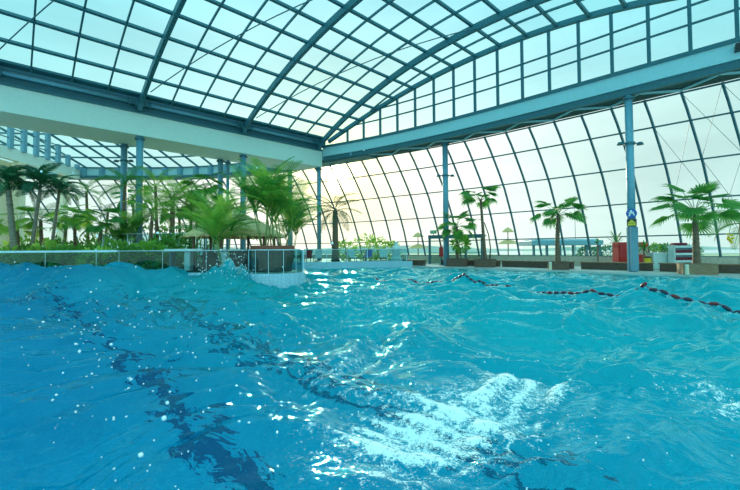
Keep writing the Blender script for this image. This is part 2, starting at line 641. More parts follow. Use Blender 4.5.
# crane rail / pipe along the eaves and the dark upstand behind it
to_parent(MB().sweep([W(UMIN, 31.55, 10.65 + EYE), W(22.6, 31.55, 10.65 + EYE)], 0.2, 1.15, Vector((0, 0, 1))).obj('eaves_upstand', M['steel_dark']), ceil)
to_parent(MB().sweep([W(UMIN, 30.85, 11.1 + EYE), W(22.9, 30.85, 11.1 + EYE)], 0.75, 0.14, Vector((0, 0, 1))).obj('eaves_gutter', M['steel']), ceil)
mains = [6.67 + 7.84 * j for j in range(-3, 3)]
for i, u in enumerate(mains):
    b = MB()
    c = W(u, 31.15, 10.62 + EYE)
    b.bar(W(u - 0.55, 31.15, 10.62 + EYE), W(u + 0.55, 31.15, 10.62 + EYE), 0.35, 0.34)
    b.tube([W(u, 30.9, 10.62 + EYE), W(u, 31.5, 10.62 + EYE)], 0.34, 14)
    for s in (-0.62, 0.62):
        b.bar(W(u + s, 31.15, 10.4 + EYE), W(u + s, 31.15, 10.9 + EYE), 0.3, 0.12, UX)
    b.bar(W(u, 31.1, 10.1 + EYE), W(u, 30.75, 11.2 + EYE), 0.3, 0.3, UX)
    to_parent(b.obj('arch_shoe', M['steel']), ceil)
    if u + 7.84 < 23:
        p = MB()
        p.tube([W(u + 0.6, 31.15, 10.62 + EYE), W(u + 7.24, 31.15, 10.62 + EYE)], 0.13, 10)
        to_parent(p.obj('eaves_pipe', M['column'], smooth=True), ceil)

# white beam
bm = tag(empty('trim_1', W(10, 33, 8.4 + EYE)), 'long white boxed beam across the hall carried on blue columns', 'beam', kind='structure')
b = MB()
b.prism([W(UMIN, 31.5, 0), W(23.0, 31.5, 0), W(21.6, 35.2, 0), W(UMIN, 35.2, 0)], 8.4 + EYE, 10.05 + EYE)
to_parent(b.obj('beam_casing', M['white'], bevel=0.03), bm)
to_parent(MB().sweep([W(UMIN, 31.46, 10.07 + EYE), W(22.95, 31.46, 10.07 + EYE)], 0.16, 0.16, Vector((0, 0, 1))).obj('top_flange', M['steel']), bm)

# gable beam
gb = tag(empty('trim_2', W(26, 12, 9.05 + EYE)), 'pale blue box beam under the arched gable window', 'beam', kind='structure')
VG = [-9 + 0.8 * i for i in range(51)]


def strip(mbx, vlist, o0, o1, z0, z1):          # solid following the gable plan between two offsets and heights
    vs = []
    for v in vlist:
        vs += [W(gplan(v) + o0, v, z0 + EYE), W(gplan(v) + o1, v, z0 + EYE), W(gplan(v) + o1, v, z1 + EYE), W(gplan(v) + o0, v, z1 + EYE)]
    fs = []
    n = len(vlist)
    for i in range(n - 1):
        o = 4 * i
        for q in range(4):
            q2 = (q + 1) % 4
            fs.append((o + q, o + q2, o + 4 + q2, o + 4 + q))
    fs += [(0, 3, 2, 1), (4 * n - 4, 4 * n - 3, 4 * n - 2, 4 * n - 1)]
    return mbx.add(vs, fs)


VGB = [v for v in VG if v < 31.4] + [31.4]
to_parent(strip(MB(), VGB, 0.0, 1.2, 9.47, 10.32).obj('box_face', M['pale']), gb)
to_parent(strip(MB(), VGB, -0.08, 1.25, 10.32, 10.55).obj('top_flange', M['steel']), gb)
to_parent(strip(MB(), VGB, 0.10, 0.4, 9.05, 9.47).obj('lower_web', M['steel']), gb)
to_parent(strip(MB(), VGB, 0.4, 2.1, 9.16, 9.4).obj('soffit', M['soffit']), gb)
z = MB()
vq = 1.95 - 1.77 * 6
i = 0
while vq < 30:
    a, c = (0.45, 1.7) if i % 2 == 0 else (1.7, 0.45)
    z.bar(W(gplan(vq) + a, vq, 9.08 + EYE), W(gplan(vq + 1.77) + c, vq + 1.77, 9.08 + EYE), 0.13, 0.10)
    vq += 1.77
    i += 1
to_parent(z.obj('zigzag_bracing', M['pale']), gb)

lp = W(gplan(1.2) - 0.25, 1.2, 9.95 + EYE)
e_ = empty('flood_lamp', lp, 'small dark flood lamp on the face of the gable beam at right edge', 'lamp')
MB().box((0, 0, 0), (0.5, 0.22, 0.3), 0.9).obj('lamp_body', M['black'], e_, bevel=0.02)
MB().bar((0, 0, 0), (0.2, 0.19, -0.05), 0.06, 0.06).obj('bracket', M['steel'], e_)

# gable window
gw = tag(empty('window_1', W(26, 12, 10.6 + EYE)), 'arched gable window of tall glass panes under the vault', 'window', kind='structure')


def zroof(v):
    return ZT - R0 + math.sqrt(R0 * R0 - (v - V0) ** 2)


vv = [-0.7 + 0.7 * i for i in range(45)]
g = MB()
vs = []
for v in vv:
    vs += [W(gplan(v) + 0.1, v, 10.55 + EYE), W(gplan(v) + 0.1, v, max(zroof(v), 10.56 + EYE))]
g.add(vs, [(2 * i, 2 * i + 2, 2 * i + 3, 2 * i + 1) for i in range(len(vv) - 1)])
to_parent(g.obj('gable_glazing', M['gableglass']), gw)
rim = MB()
t1 = [TH0 - 2 * TH0 * i / 48 for i in range(49)]
rim.sweep([roof(uend(t) + 0.1, t, -0.05) for t in t1], 0.28, 0.34, [rnorm(t) for t in t1])
to_parent(rim.obj('arch_rim', M['steel']), gw)
v = 1.22
while v < 29.5:
    to_parent(MB().bar(W(gplan(v) + 0.1, v, 10.5 + EYE), W(gplan(v) + 0.1, v, zroof(v)), 0.17, 0.16, UX).obj('mullion', M['steel']), gw)
    v += 1.826
for zz in (12.04, 13.05):
    vl = [v for v in vv if zroof(v) > zz + EYE]
    to_parent(MB().sweep([W(gplan(v) + 0.1, v, zz + EYE) for v in vl], 0.1, 0.10, Vector((0, 0, 1))).obj('transom', M['steel']), gw)

# ------------------------------------------------------------------ curved glass facade
PROF = [(0.0, 9.05), (0.75, 8.2), (1.45, 7.25), (2.2, 6.2), (2.9, 5.1), (3.8, 3.25), (4.4, 1.8), (4.85, 0.4), (5.15, -0.6), (5.3, -1.39)]


def prof_s(z):
    for (s0, z0), (s1, z1) in zip(PROF, PROF[1:]):
        if z1 <= z <= z0:
            return s0 + (s1 - s0) * (z0 - z) / (z0 - z1)
    return PROF[-1][0]


# facade stations: (top point, outward direction)
ST = []
v = 1.95 - 1.77 * 6
while v < 27:
    t = -0.19 + (v - 5.4) * 0.0126
    n = (UX + VX * t).normalized()
    off = 1.95 - 0.25 * max(0, (v - 18) / 9)
    ST.append((W(gplan(v) + off, v, 0), n))
    v += 1.77
left_path = [W(26.0, 26.8, 0), Vector((-4.2, 40.6, 0)), Vector((-12, 45.0, 0)), Vector((-20.3, 47.6, 0)), Vector((-27, 48.0, 0)), Vector((-35, 47.6, 0)), Vector((-46, 46.0, 0))]
left_dir = [(0.68, 0.73), (0.64, 0.77), (0.58, 0.81), (0.5, 0.87), (0.45, 0.89), (0.4, 0.92), (0.35, 0.94)]
dense, ddir = [], []
for i in range(len(left_path) - 1):
    p0 = left_path[max(i - 1, 0)]
    p1, p2 = left_path[i], left_path[i + 1]
    p3 = left_path[min(i + 2, len(left_path) - 1)]
    for q in range(20):
        t = q / 20
        dense.append(0.5 * ((2 * p1) + (p2 - p0) * t + (2 * p0 - 5 * p1 + 4 * p2 - p3) * t * t + (-p0 + 3 * p1 - 3 * p2 + p3) * t ** 3))
        ddir.append(Vector((left_dir[i][0] * (1 - t) + left_dir[i + 1][0] * t, left_dir[i][1] * (1 - t) + left_dir[i + 1][1] * t, 0)).normalized())
acc_d = 1.77 - (dense[0] - ST[-1][0]).length
run = 0.0
need = max(acc_d, 0.2)
NRIGHT = len(ST)
for i in range(1, len(dense)):
    seg = (dense[i] - dense[i - 1]).length
    run += seg
    if run >= need:
        ST.append((dense[i], ddir[i]))
        run = 0.0
        need = 1.8


def fac(i, s, zz):
    p, n = ST[i]
    return Vector((p.x + n.x * s, p.y + n.y * s, zz + EYE))


fw = tag(empty('window_2', (ST[12][0].x, ST[12][0].y, 1.0)), 'sweeping curved glass facade with leaning steel mullions', 'window', kind='structure')
g = MB()
vs = []
GP = [p for p in PROF if p[1] > -0.61]
for i in range(len(ST)):
    for s, zz in GP:
        vs.append(fac(i, s + 0.02, zz))
n = len(GP)
g.add(vs, [(i * n + j, i * n + j + 1, (i + 1) * n + j + 1, (i + 1) * n + j) for i in range(len(ST) - 1) for j in range(n - 1)])
to_parent(g.obj('facade_glazing', M['facglass']), fw)
for i in range(len(ST)):
    nrm = Vector((ST[i][1].x, ST[i][1].y, 0.5))
    pts = [fac(i, s - 0.06, zz) for s, zz in PROF]
    to_parent(MB().sweep(pts, 0.105, 0.15, nrm).obj('mullion', M['steel']), fw)
for zz in (9.02, 7.6, 5.45, 3.15, 0.85, -0.6):
    pts = [fac(i, prof_s(zz) - 0.03, zz) for i in range(len(ST))]
    to_parent(MB().sweep(pts, 0.10, 0.085, Vector((0, 0, 1))).obj('transom', M['steel']), fw)
# thin crossed cables in the right-hand bays
for i0, z0, z1 in ((2, 7.6, 3.15), (4, 7.6, 3.15), (5, 9.0, 5.45), (6, 9.0, 5.45), (6, 5.45, 0.85), (7, 7.6, 3.15), (3, 3.15, -0.6), (4, 0.85, -0.6)):
    c = MB()
    for a, bb in ((z0, z1), (z1, z0)):
        c.tube([fac(i0, prof_s(a) - 0.1, a), fac(i0 + 1, prof_s(bb) - 0.1, bb)], 0.012, 5)
    to_parent(c.obj('crossed_cable', M['steel']), fw)
# sill wall under the facade
sw = MB()
pts0 = [fac(i, 5.0, 0) for i in range(len(ST))]
vs = []
for i in range(len(ST)):
    a, c = fac(i, 4.95, 0), fac(i, 5.35, 0)
    vs += [(a.x, a.y, 0.0), (c.x, c.y, 0.0), (c.x, c.y, 0.88), (a.x, a.y, 0.88)]
fs = []
for i in range(len(ST) - 1):
    o = 4 * i
    for q in range(4):
        q2 = (q + 1) % 4
        fs.append((o + q, o + q2, o + 4 + q2, o + 4 + q))
sw.add(vs, fs)
tag(sw.obj('wall_back', M['stone']), 'low stone sill wall at the foot of the glass facade', 'wall', kind='structure')

# ------------------------------------------------------------------ left hall: fascia, glass roof, clerestory
fa = tag(empty('trim_3', (-20, 46, 9 + EYE)), 'pale fascia beam with blue fins at the eaves of the second glass roof', 'beam', kind='structure')
LS = list(range(NRIGHT + 2, len(ST)))
LSP = [ST[i][0] for i in LS]


def ribbon(pts, dirs, o0, o1, z0, z1):
    m_ = MB()
    vs = []
    for p, d in zip(pts, dirs):
        a, c = p + d * o0, p + d * o1
        vs += [(a.x, a.y, z0), (c.x, c.y, z0), (c.x, c.y, z1), (a.x, a.y, z1)]
    fs = []
    n = len(pts)
    for i in range(n - 1):
        o = 4 * i
        for q in range(4):
            q2 = (q + 1) % 4
            fs.append((o + q, o + q2, o + 4 + q2, o + 4 + q))
    fs += [(0, 3, 2, 1), (4 * n - 4, 4 * n - 3, 4 * n - 2, 4 * n - 1)]
    return m_.add(vs, fs)


fp = [ST[i][0] for i in range(NRIGHT - 1, len(ST))]
fd = [ST[i][1] for i in range(NRIGHT - 1, len(ST))]
to_parent(ribbon(fp, fd, -1.3, -0.9, 9.25 + EYE, 10.15 + EYE).obj('fascia_panel', M['pale']), fa)
to_parent(ribbon(fp, fd, -1.5, 0.1, 8.95 + EYE, 9.25 + EYE).obj('lower_flange', M['steel']), fa)
to_parent(ribbon(fp, fd, -1.45, -0.9, 10.15 + EYE, 10.3 + EYE).obj('upper_flange', M['steel']), fa)
for p, d in list(zip(fp, fd))[1:]:
    a = p + d * -1.45
    to_parent(MB().box((a.x, a.y, 9.65 + EYE), (0.45, 0.5, 1.0), math.atan2(d.y, d.x)).obj('fin', M['column']), fa)

lr = tag(empty('ceiling_2', (-20, 42, 12 + EYE)), 'sloping glass roof of the side hall beyond the white beam', 'roof', kind='structure')


def lroof(p, s, dz=0.0):
    return Vector((p.x - 0.45 * s, p.y - 0.89 * s, 10.25 + EYE + 0.47 * s + dz))


rp = [p + d * -1.1 for p, d in zip(fp, fd)]
S_MAX = 14.0


def smax(p):
    return max(0.6, min(S_MAX, (0.345 * (p.x * VX.x + p.y * VX.y) - 10.25) / 0.593))


vs = []
for p in rp:
    for s in (0, 0.33, 0.66, 1.0):
        vs.append(lroof(p, s * smax(p), 0.05))
g = MB()
g.add(vs, [(i * 4 + j, (i + 1) * 4 + j, (i + 1) * 4 + j + 1, i * 4 + j + 1) for i in range(len(rp) - 1) for j in range(3)])


def wall_x(y):
    return -35 + 0.078 * (46 - y)


to_parent(g.obj('roof_glazing', M['roofglass']), lr)
for p in rp:
    to_parent(MB().bar(lroof(p, 0), lroof(p, smax(p)), 0.14, 0.2).obj('rafter', M['steel']), lr)
s = 1.9
while s < S_MAX:
    to_parent(MB().sweep([lroof(p, s) for p in rp if smax(p) >= s], 0.13, 0.16, Vector((0, 0, 1))).obj('purlin', M['steel']), lr)
    s += 1.9

cw = tag(empty('wall_left', (-34.5, 40, 9 + EYE)), 'white upper wall with a stepped row of clerestory windows on cream pillars', 'wall', kind='structure')
T = 24.0


def cw_top(t):
    return min(10.3 + 0.5 * t, 0.345 * (57.5 - 0.78 * t)) + EYE


ang = math.atan2(-1, 0.078)


def cwp(t, off=0.0):
    return Vector((-35 + 0.078 * t + off, 46 - t, 0))


b = MB()
for_pts = [cwp(-0.5), cwp(T), cwp(T, -0.5), cwp(-0.5, -0.5)]
b.prism(for_pts, 8.9 + EYE, 10.0 + EYE)
to_parent(b.obj('upper_wall', M['white']), cw)
g = MB()
vs = []
for t in (0, 12.3, T):
    p = cwp(t, -0.2)
    vs += [(p.x, p.y, 10.0 + EYE), (p.x, p.y, cw_top(t))]
g.add(vs, [(0, 2, 3, 1), (2, 4, 5, 3)])
to_parent(g.obj('clerestory_glazing', M['facglass']), cw)
t = 0.3
while t < T:
    p = cwp(t, 0.05)
    to_parent(MB().bar((p.x, p.y, 9.9 + EYE), (p.x, p.y, cw_top(t)), 0.42, 0.32, Vector((1, 0, 0))).obj('clerestory_mullion', M['column']), cw)
    t += 1.55
for zo, sl_ in ((10.9, 0.0), (11.9, 0.0)):
    t0 = (zo - 10.3) / 0.5
    to_parent(MB().bar(cwp(t0, 0) + Vector((0, 0, zo + EYE)), cwp(T, 0) + Vector((0, 0, zo + EYE)), 0.08, 0.08).obj('clerestory_transom', M['steel']), cw)
for t in (2.2, 8.2, 14.2, 20.2):
    p = cwp(t, -0.25)
    to_parent(MB().box((p.x, p.y, (8.9 + EYE) / 2 + 0.2), (0.75, 0.75, 8.9 + EYE - 0.4), 0).obj('pillar', M['cream'], bevel=0.03), cw)
p0, p1 = cwp(6.6, -1.0), cwp(T, -1.0)
b = MB()
b.prism([p0, p1, p1 + Vector((-0.4, 0, 0)), p0 + Vector((-0.4, 0, 0))], 0.4, 8.9 + EYE)
to_parent(b.obj('lower_wall', M['cream']), cw)

# ------------------------------------------------------------------ columns
def lathe_col(c, r, z0, z1, m, parent=None, name='shaft'):
    o = MB().lathe((0, 0, 0), [(0, 0), (r * 1.0, 0), (r, z1 - z0), (0, z1 - z0)], 20).obj(name, m, parent, smooth=False)
    me = o.data
    me.polygons.foreach_set('use_smooth', [abs(p.normal.z) < 0.5 for p in me.polygons])
    return o


def column(name, x, y, z0, z1, r, label, group=None, collar=True):
    e_ = empty(name, (x, y, z0), label, 'column', group, kind='thing')
    lathe_col(None, r, 0, z1 - z0, M['column'], e_)
    MB().lathe((0, 0, 0), [(0, 0), (r + 0.09, 0), (r + 0.09, 0.05), (r + 0.03, 0.09), (0, 0.09)], 20).obj('base_plate', M['steel'], e_)
    if collar:
        MB().lathe((0, 0, z1 - z0 - 0.30), [(0, 0), (r + 0.1, 0), (r + 0.1, 0.12), (r + 0.03, 0.16), (0, 0.16)], 20).obj('head_plate', M['steel'], e_)
    return e_


c3p = Vector((15.42, 22.64, 0))
c2p = Vector((6.42, 32.45, 0))
DECK = 0.11
c3 = column('steel_column', c3p.x, c3p.y, 0.0, 9.12 + EYE, 0.21, 'tall blue steel column with a round blue sign at the edge of the pool')
MB().box((0, -0.02, 1.45), (0.40, 0.46, 2.6)).obj('casing', M['column'], c3, bevel=0.03)
c2 = column('steel_column', c2p.x, c2p.y, 0.0, 9.12 + EYE, 0.235, 'blue steel column at the far pool edge in front of the exit portal')
ccp = W(22.75, 31.75, 0)
column('steel_column', ccp.x, ccp.y, 0.5, 8.45 + EYE, 0.21, 'slim blue column under the corner where the white beam ends')
ISL = 0.5
for u, v_, lab in ((6.86, 31.85, 'blue column under the front edge of the white beam, right of the close pair'),
                   (6.45, 34.9, 'blue column under the rear edge of the white beam, left one of the close pair'),
                   (14.78, 31.85, 'blue column rising behind the thatched bar roof under the white beam front edge'),
                   (14.0, 34.9, 'blue column behind the thatched bar under the rear edge of the white beam'),
                   (14.75, 35.0, 'thin blue column close beside another one behind the thatched bar'),
                   (21.3, 34.9, 'blue column behind the potted palms just left of the beam corner')):
    p = W(u, v_, 0)
    column('steel_column', p.x, p.y, ISL, 8.45 + EYE, 0.235 if 'thin' not in lab else 0.15, lab)


def spotlight(col, z, label):
    e_ = empty('column_spotlight', (col.x, col.y, z), label, 'spotlight', 'spotlights on the pool edge columns')
    MB().lathe((0, 0, -0.06), [(0.24, 0), (0.30, 0), (0.30, 0.12), (0.24, 0.12)], 20).obj('clamp_ring', M['steel'], e_)
    for s in (-1, 1):
        a = MB().bar((0.26 * s, -0.02, 0), (0.50 * s, -0.05, 0.02), 0.06, 0.06)
        arm = a.obj('arm', M['steel'], e_)
        h = MB().tube([(0.58 * s, -0.06, -0.08), (0.58 * s, -0.06, 0.07)], [0.2, 0.12], 14).obj('lamp_head', M['steel_dark'], e_)


spotlight(c3p, 145 and (250.0 - 146) / 385 * 22.9 + EYE, 'pair of small floodlights clamped halfway up the column with the blue sign')
spotlight(c2p, (250.0 - 176) / 385 * 32.5 + EYE, 'pair of small floodlights clamped to the far pool edge column')
pL = W(6.45, 34.9, 0)
spotlight(pL, (252.0 - 164) / 385 * 31 + EYE, 'pair of small floodlights clamped on the left column pair')

# signs on the sign column (facing the pool)
sd = math.atan2(-c3p.x, c3p.y) * 0 + math.atan2(c3p.y, c3p.x) - PI / 2


def on_col(off, z):
    d = Vector((-c3p.x, -c3p.y, 0)).normalized()
    return Vector((c3p.x + d.x * off, c3p.y + d.y * off, z))


rzs = math.atan2(-c3p.y, -c3p.x) + PI / 2
e_ = empty('round_sign', on_col(0.29, (249.0 - 215.0) / 385 * 22.9 + EYE), 'round blue sign with a white figure on the pool edge column', 'sign', rz=rzs)
MB().tube([(0, 0.02, 0), (0, -0.02, 0)], 0.27, 28).obj('sign_disc', M['blue'], e_)
f = MB()
f.tube([(-0.02, -0.022, 0.14), (-0.02, -0.032, 0.14)], 0.065, 12)
f.bar((-0.13, -0.027, 0.02), (0.12, -0.027, 0.05), 0.01, 0.09)
f.bar((-0.05, -0.027, 0.02), (-0.12, -0.027, -0.16), 0.01, 0.07)
f.bar((0.05, -0.027, 0.03), (0.15, -0.027, -0.12), 0.01, 0.07)
f.obj('white_figure', M['whitepaint'], e_)
e_ = empty('warning_sign', on_col(0.29, (249.0 - 224.0) / 385 * 22.9 + EYE), 'yellow warning sign with black bars just under the round blue sign', 'sign', rz=rzs)
MB().box((0, 0, 0), (0.48, 0.03, 0.40)).obj('sign_plate', M['black'], e_, bevel=0.01)
f = MB()
f.add([(-0.21, -0.022, -0.02), (0.21, -0.022, -0.02), (0.0, -0.022, 0.18), (-0.21, -0.012, -0.02), (0.21, -0.012, -0.02), (0.0, -0.012, 0.18)], [(0, 1, 2), (5, 4, 3), (0, 3, 4, 1), (1, 4, 5, 2), (2, 5, 3, 0)])
f.box((0, -0.018, -0.11), (0.40, 0.012, 0.13))
f.obj('yellow_marks', M['yellow'], e_)

# ================================================================== POOL AND DECKS
BAY = Vector((-4.2, 17.2, 0))
BR = 1.25
YB = 17.0
bay_arc = []
for i in range(0, 17):
    a = PI + PI * i / 16
    bay_arc.append(Vector((BAY.x + BR * math.cos(a), BAY.y + BR * math.sin(a), 0)))
pool = [Vector((-40, 19.0, 0)), Vector((-17, 17.6, 0)), Vector((-6.0, YB + 0.2, 0))] + bay_arc + [
    Vector((-3.4, 19.8, 0)), Vector((-5.3, 21.0, 0)), Vector((-6.7, 31.6, 0)), Vector((3.6, 32.9, 0)), W(25.35, 19, 0), W(25.6, 6, 0), W(25.9, -12, 0), Vector((28, -6, 0)), Vector((-40, -6, 0))]


def poly_obj(name, poly, z0, z1, m, **kw):
    return MB().prism(poly, z0, z1).obj(name, m, **kw)


# pool floor with lane lines
fl = tag(empty('floor_pool', (0, 10, -1.35)), 'blue tiled pool basin with dark lane lines under the waves', 'pool floor', kind='structure')
b = MB()
b.box((-6, 13, -1.45), (72, 42, 0.2))
to_parent(b.obj('basin', M['pooltile']), fl)
for u in (1.62, 3.75):
    to_parent(MB().bar(W(u, -8, -1.342), W(u, 22, -1.342), 0.30, 0.012).obj('lane_line', M['line']), fl)

# right deck (between the pool and the facade)
rd = [Vector((3.6, 32.9, 0)), W(25.35, 19, 0), W(25.6, 6, 0), W(25.9, -12, 0)]
outer = [fac(i, 5.2, 0) for i in range(0, NRIGHT + 2)]
deck_poly = rd + [Vector((p.x, p.y, 0)) for p in outer]
tag(poly_obj('floor', deck_poly, -1.5, DECK, M['deck']), 'pale tiled deck along the window side of the pool', 'floor', kind='structure')
# island deck (left, behind the glass barrier)
outer2 = [fac(i, 5.2, 0) for i in range(NRIGHT + 1, len(ST))]
isl_poly = [Vector((-60, 19.2, 0)), Vector((-17, 17.62, 0)), Vector((-6.0, YB + 0.22, 0))] + bay_arc + [Vector((-3.4, 19.8, 0)), Vector((-5.3, 21.0, 0)), Vector((-6.7, 31.6, 0)), Vector((3.6, 32.9, 0))] + [Vector((p.x, p.y, 0)) for p in outer2] + [Vector((-60, 45, 0))]
tag(poly_obj('floor_island', isl_poly, -1.5, ISL, M['island']), 'raised paved area with planting behind the glass barrier', 'floor', kind='structure')
tag(poly_obj('planting_bed_ground', [Vector((-26, 18.4, 0)), Vector((-17, 18.0, 0)), Vector((-6.6, 17.7, 0)), Vector((-8.5, 21.0, 0)), Vector((-10.5, 33, 0)), Vector((-34, 36, 0))], ISL - 0.05, ISL + 0.03, M['soil']), 'dark soil of the planting bed behind the glass barrier', 'planting bed', kind='structure')
# tiled wall of the bay and island
tw = MB()
wall_line = [Vector((-60, 19.18, 0)), Vector((-17, 17.6, 0)), Vector((-6.0, YB + 0.2, 0))] + bay_arc + [Vector((-3.4, 19.8, 0)), Vector((-5.3, 21.0, 0)), Vector((-6.7, 31.6, 0)), Vector((3.6, 32.9, 0))]
tw.sweep([p + Vector((0, 0, -0.43)) for p in wall_line], 0.12, 1.94, Vector((0, 0, 1)))
tag(tw.obj('wall_pool', M['walltile']), 'pale blue tiled pool wall rising from the water', 'wall', kind='structure')


# glass balustrades ------------------------------------------------
def glass_run(name, pts, z0, z1, label, post_gap=1.6, railr=0.035, group='glass balustrades', rail_box=None, postw=0.05):
    c = pts[len(pts) // 2]
    e_ = empty(name, (c.x, c.y, z0), label, 'glass barrier', group)
    off = Vector((c.x, c.y, z0))
    loc = [Vector((p.x, p.y, z0)) - off for p in pts]
    g_ = MB()
    vs, fs = [], []
    for p in loc:
        vs += [p + Vector((0, 0, 0.02)), p + Vector((0, 0, z1 - z0))]
    g_.add(vs, [(2 * i, 2 * i + 2, 2 * i + 3, 2 * i + 1) for i in range(len(loc) - 1)])
    o = g_.obj('glass_panels', M['railglass'], e_)
    sm = o.modifiers.new('thickness', 'SOLIDIFY')
    sm.thickness = 0.02
    top = [p + Vector((0, 0, z1 - z0)) for p in loc]
    if rail_box:
        MB().sweep(top, rail_box[0], rail_box[1], Vector((0, 0, 1))).obj('top_rail', M['rail'], e_)
    else:
        MB().tube(top, railr, 8).obj('top_rail', M['rail'], e_, smooth=True)
    dist = 0.0
    for a, bb in zip(loc, loc[1:]):
        L = (bb - a).length
        while dist <= L:
            p = a + (bb - a) * (dist / L)
            MB().bar(p, p + Vector((0, 0, z1 - z0 - 0.02)), postw, postw, Vector((0, 1, 0))).obj('post', M['rail'], e_)
            dist += post_gap
        dist -= L
    return e_


glass_run('glass_barrier', [Vector((-22, 17.85, 0)), Vector((-17, 17.65, 0)), Vector((-11.4, 17.42, 0))], ISL, 1.53, 'glass splash barrier with a thick pale rail at the left end of the pool', 2.4, rail_box=(0.16, 0.09), postw=0.015)
glass_run('glass_barrier', [Vector((-11.35, 17.42, 0)), Vector((-6.0, 17.25, 0)), Vector((-5.5, 17.22, 0))], ISL, 1.53, 'glass splash barrier with a thin edge running up to the rounded bay', 2.0, 0.018, postw=0.015)
glass_run('glass_barrier', [p + (p - BAY).normalized() * -0.05 for p in bay_arc], ISL, 1.53, 'rounded glass bay curving around the wooden planter of palms', 0.62, 0.02, postw=0.018)
glass_run('glass_barrier', [Vector((-3.02, 17.4, 0)), Vector((-3.5, 19.75, 0)), Vector((-5.4, 21.05, 0)), Vector((-6.8, 31.75, 0)), Vector((-0.4, 32.55, 0)), Vector((3.2, 33.05, 0))], ISL, 1.56, 'glass balustrade beyond the bay running along the far pool corner', 1.7, 0.025)
glass_run('glass_barrier', [Vector((-17.5, 25.2, 0)), Vector((-13, 24.6, 0)), Vector((-9.6, 24.2, 0))], ISL, 2.65, 'taller glass screen among the plants behind the left column pair', 1.8, 0.025)


# ------------------------------------------------------------------ water surface
def in_poly(x, y, poly):
    ins = np.zeros(x.shape, bool)
    n = len(poly)
    for i in range(n):
        x0, y0 = poly[i].x, poly[i].y
        x1, y1 = poly[(i + 1) % n].x, poly[(i + 1) % n].y
        c = ((y0 > y) != (y1 > y)) & (x < (x1 - x0) * (y - y0) / ((y1 - y0) + 1e-12) + x0)
        ins ^= c
    return ins


def seg_dist(x, y, a, b):
    dx, dy = b.x - a.x, b.y - a.y
    t = np.clip(((x - a.x) * dx + (y - a.y) * dy) / (dx * dx + dy * dy), 0, 1)
    return np.hypot(x - a.x - t * dx, y - a.y - t * dy)


waves = []
wr = np.random.default_rng(5)
for i in range(60):
    lam = 0.22 * (9.0 / 0.22) ** (i / 59.0) * wr.uniform(0.85, 1.15)
    ang_ = math.radians(-62) + wr.normal(0, 0.75)
    amp = 0.0195 * lam ** 0.72 * wr.uniform(0.6, 1.2)
    if lam > 4:
        amp *= 0.55
    waves.append((lam, ang_, amp, wr.uniform(0, 2 * PI)))


def height(x, y):
    # gentle domain warp breaks up the regular trains
    wx = x + 0.5 * np.sin(0.9 * y + 0.4 * x) + 0.22 * np.sin(2.1 * x - 1.3 * y + 1.0)
    wy = y + 0.5 * np.sin(0.8 * x - 0.5 * y + 2.0) + 0.22 * np.sin(1.9 * y + 1.7 * x)
    h = np.zeros_like(x)
    for lam, a, amp, ph in waves:
        k_ = 2 * PI / lam
        p = k_ * (wx * math.cos(a) + wy * math.sin(a)) + ph
        h += amp * (1 - 2.0 * np.abs(np.sin(p / 2)) ** 1.25 + 0.18)
    calm = 0.55 + 0.45 * np.clip((y - 2) / 6, 0, 1)
    h = h * calm
    # swell piling up against the left barrier
    lf = 1 / (1 + np.exp((x + 7.6) / 0.9))
    wob = 0.35 * np.sin(0.7 * x + 0.6)
    bump_ = np.exp(-((y - 16.6 - wob) / 1.35) ** 2)
    h += lf * (0.92 + 0.10 * np.sin(1.15 * x + 1.0) + 0.05 * np.sin(2.9 * x)) * bump_
    h -= lf * 0.50 * np.exp(-((y - 13.2 - wob) / 1.3) ** 2)
    # peak thrown up beside the bay
    h += 0.62 * np.exp(-((x + 5.7) / 0.62) ** 2 - ((y - 16.2) / 0.7) ** 2) * (1 + 0.35 * np.sin(8 * x + 5 * y) + 0.25 * np.sin(15 * x - 11 * y))
    h += 0.55 * np.exp(-((x + 6.4) / 1.2) ** 2 - ((y - 15.6) / 1.0) ** 2)
    # broad hump across the middle right
    rx = (x - 4.2) * 0.93 + (y - 8.0) * 0.36
    ry = -(x - 4.2) * 0.36 + (y - 8.0) * 0.93
    h += 0.22 * np.exp(-(ry / 1.1) ** 2 - (rx / 4.5) ** 2)
    h += 0.20 * np.exp(-((x - 4.6) / 0.7) ** 2 - ((y - 4.6) / 0.9) ** 2)
    # calmer next to the low deck on the right
    d1 = np.minimum(seg_dist(x, y, pool[-7], pool[-6]), np.minimum(seg_dist(x, y, pool[-6], pool[-5]), seg_dist(x, y, pool[-5], pool[-4])))
    d1 = np.minimum(d1, seg_dist(x, y, pool[-4], pool[-3]))
    f_ = np.clip(d1 / 5.0, 0, 1)
    f_ = f_ * f_ * (3 - 2 * f_)
    return h * (0.06 + 0.94 * f_)


rows, cols = 470, 580
yy = (0.55 + 1.0) * np.exp(np.linspace(0, math.log(34.5 / 1.55), rows)) - 1.0
tt = np.linspace(-1.45, 1.45, cols)
Yg, Tg = np.meshgrid(yy, tt, indexing='ij')
Xg = Tg * (Yg + 2.6)
Zg = height(Xg, Yg)
eps = 0.12
lap = (height(Xg + eps, Yg) + height(Xg - eps, Yg) + height(Xg, Yg + eps) + height(Xg, Yg - eps) - 4 * Zg) / eps ** 2
sharp = np.clip(-lap / 3.2, 0, 1)


def patch(x0, y0, sx, sy):
    return np.exp(-((Xg - x0) / sx) ** 2 - ((Yg - y0) / sy) ** 2)


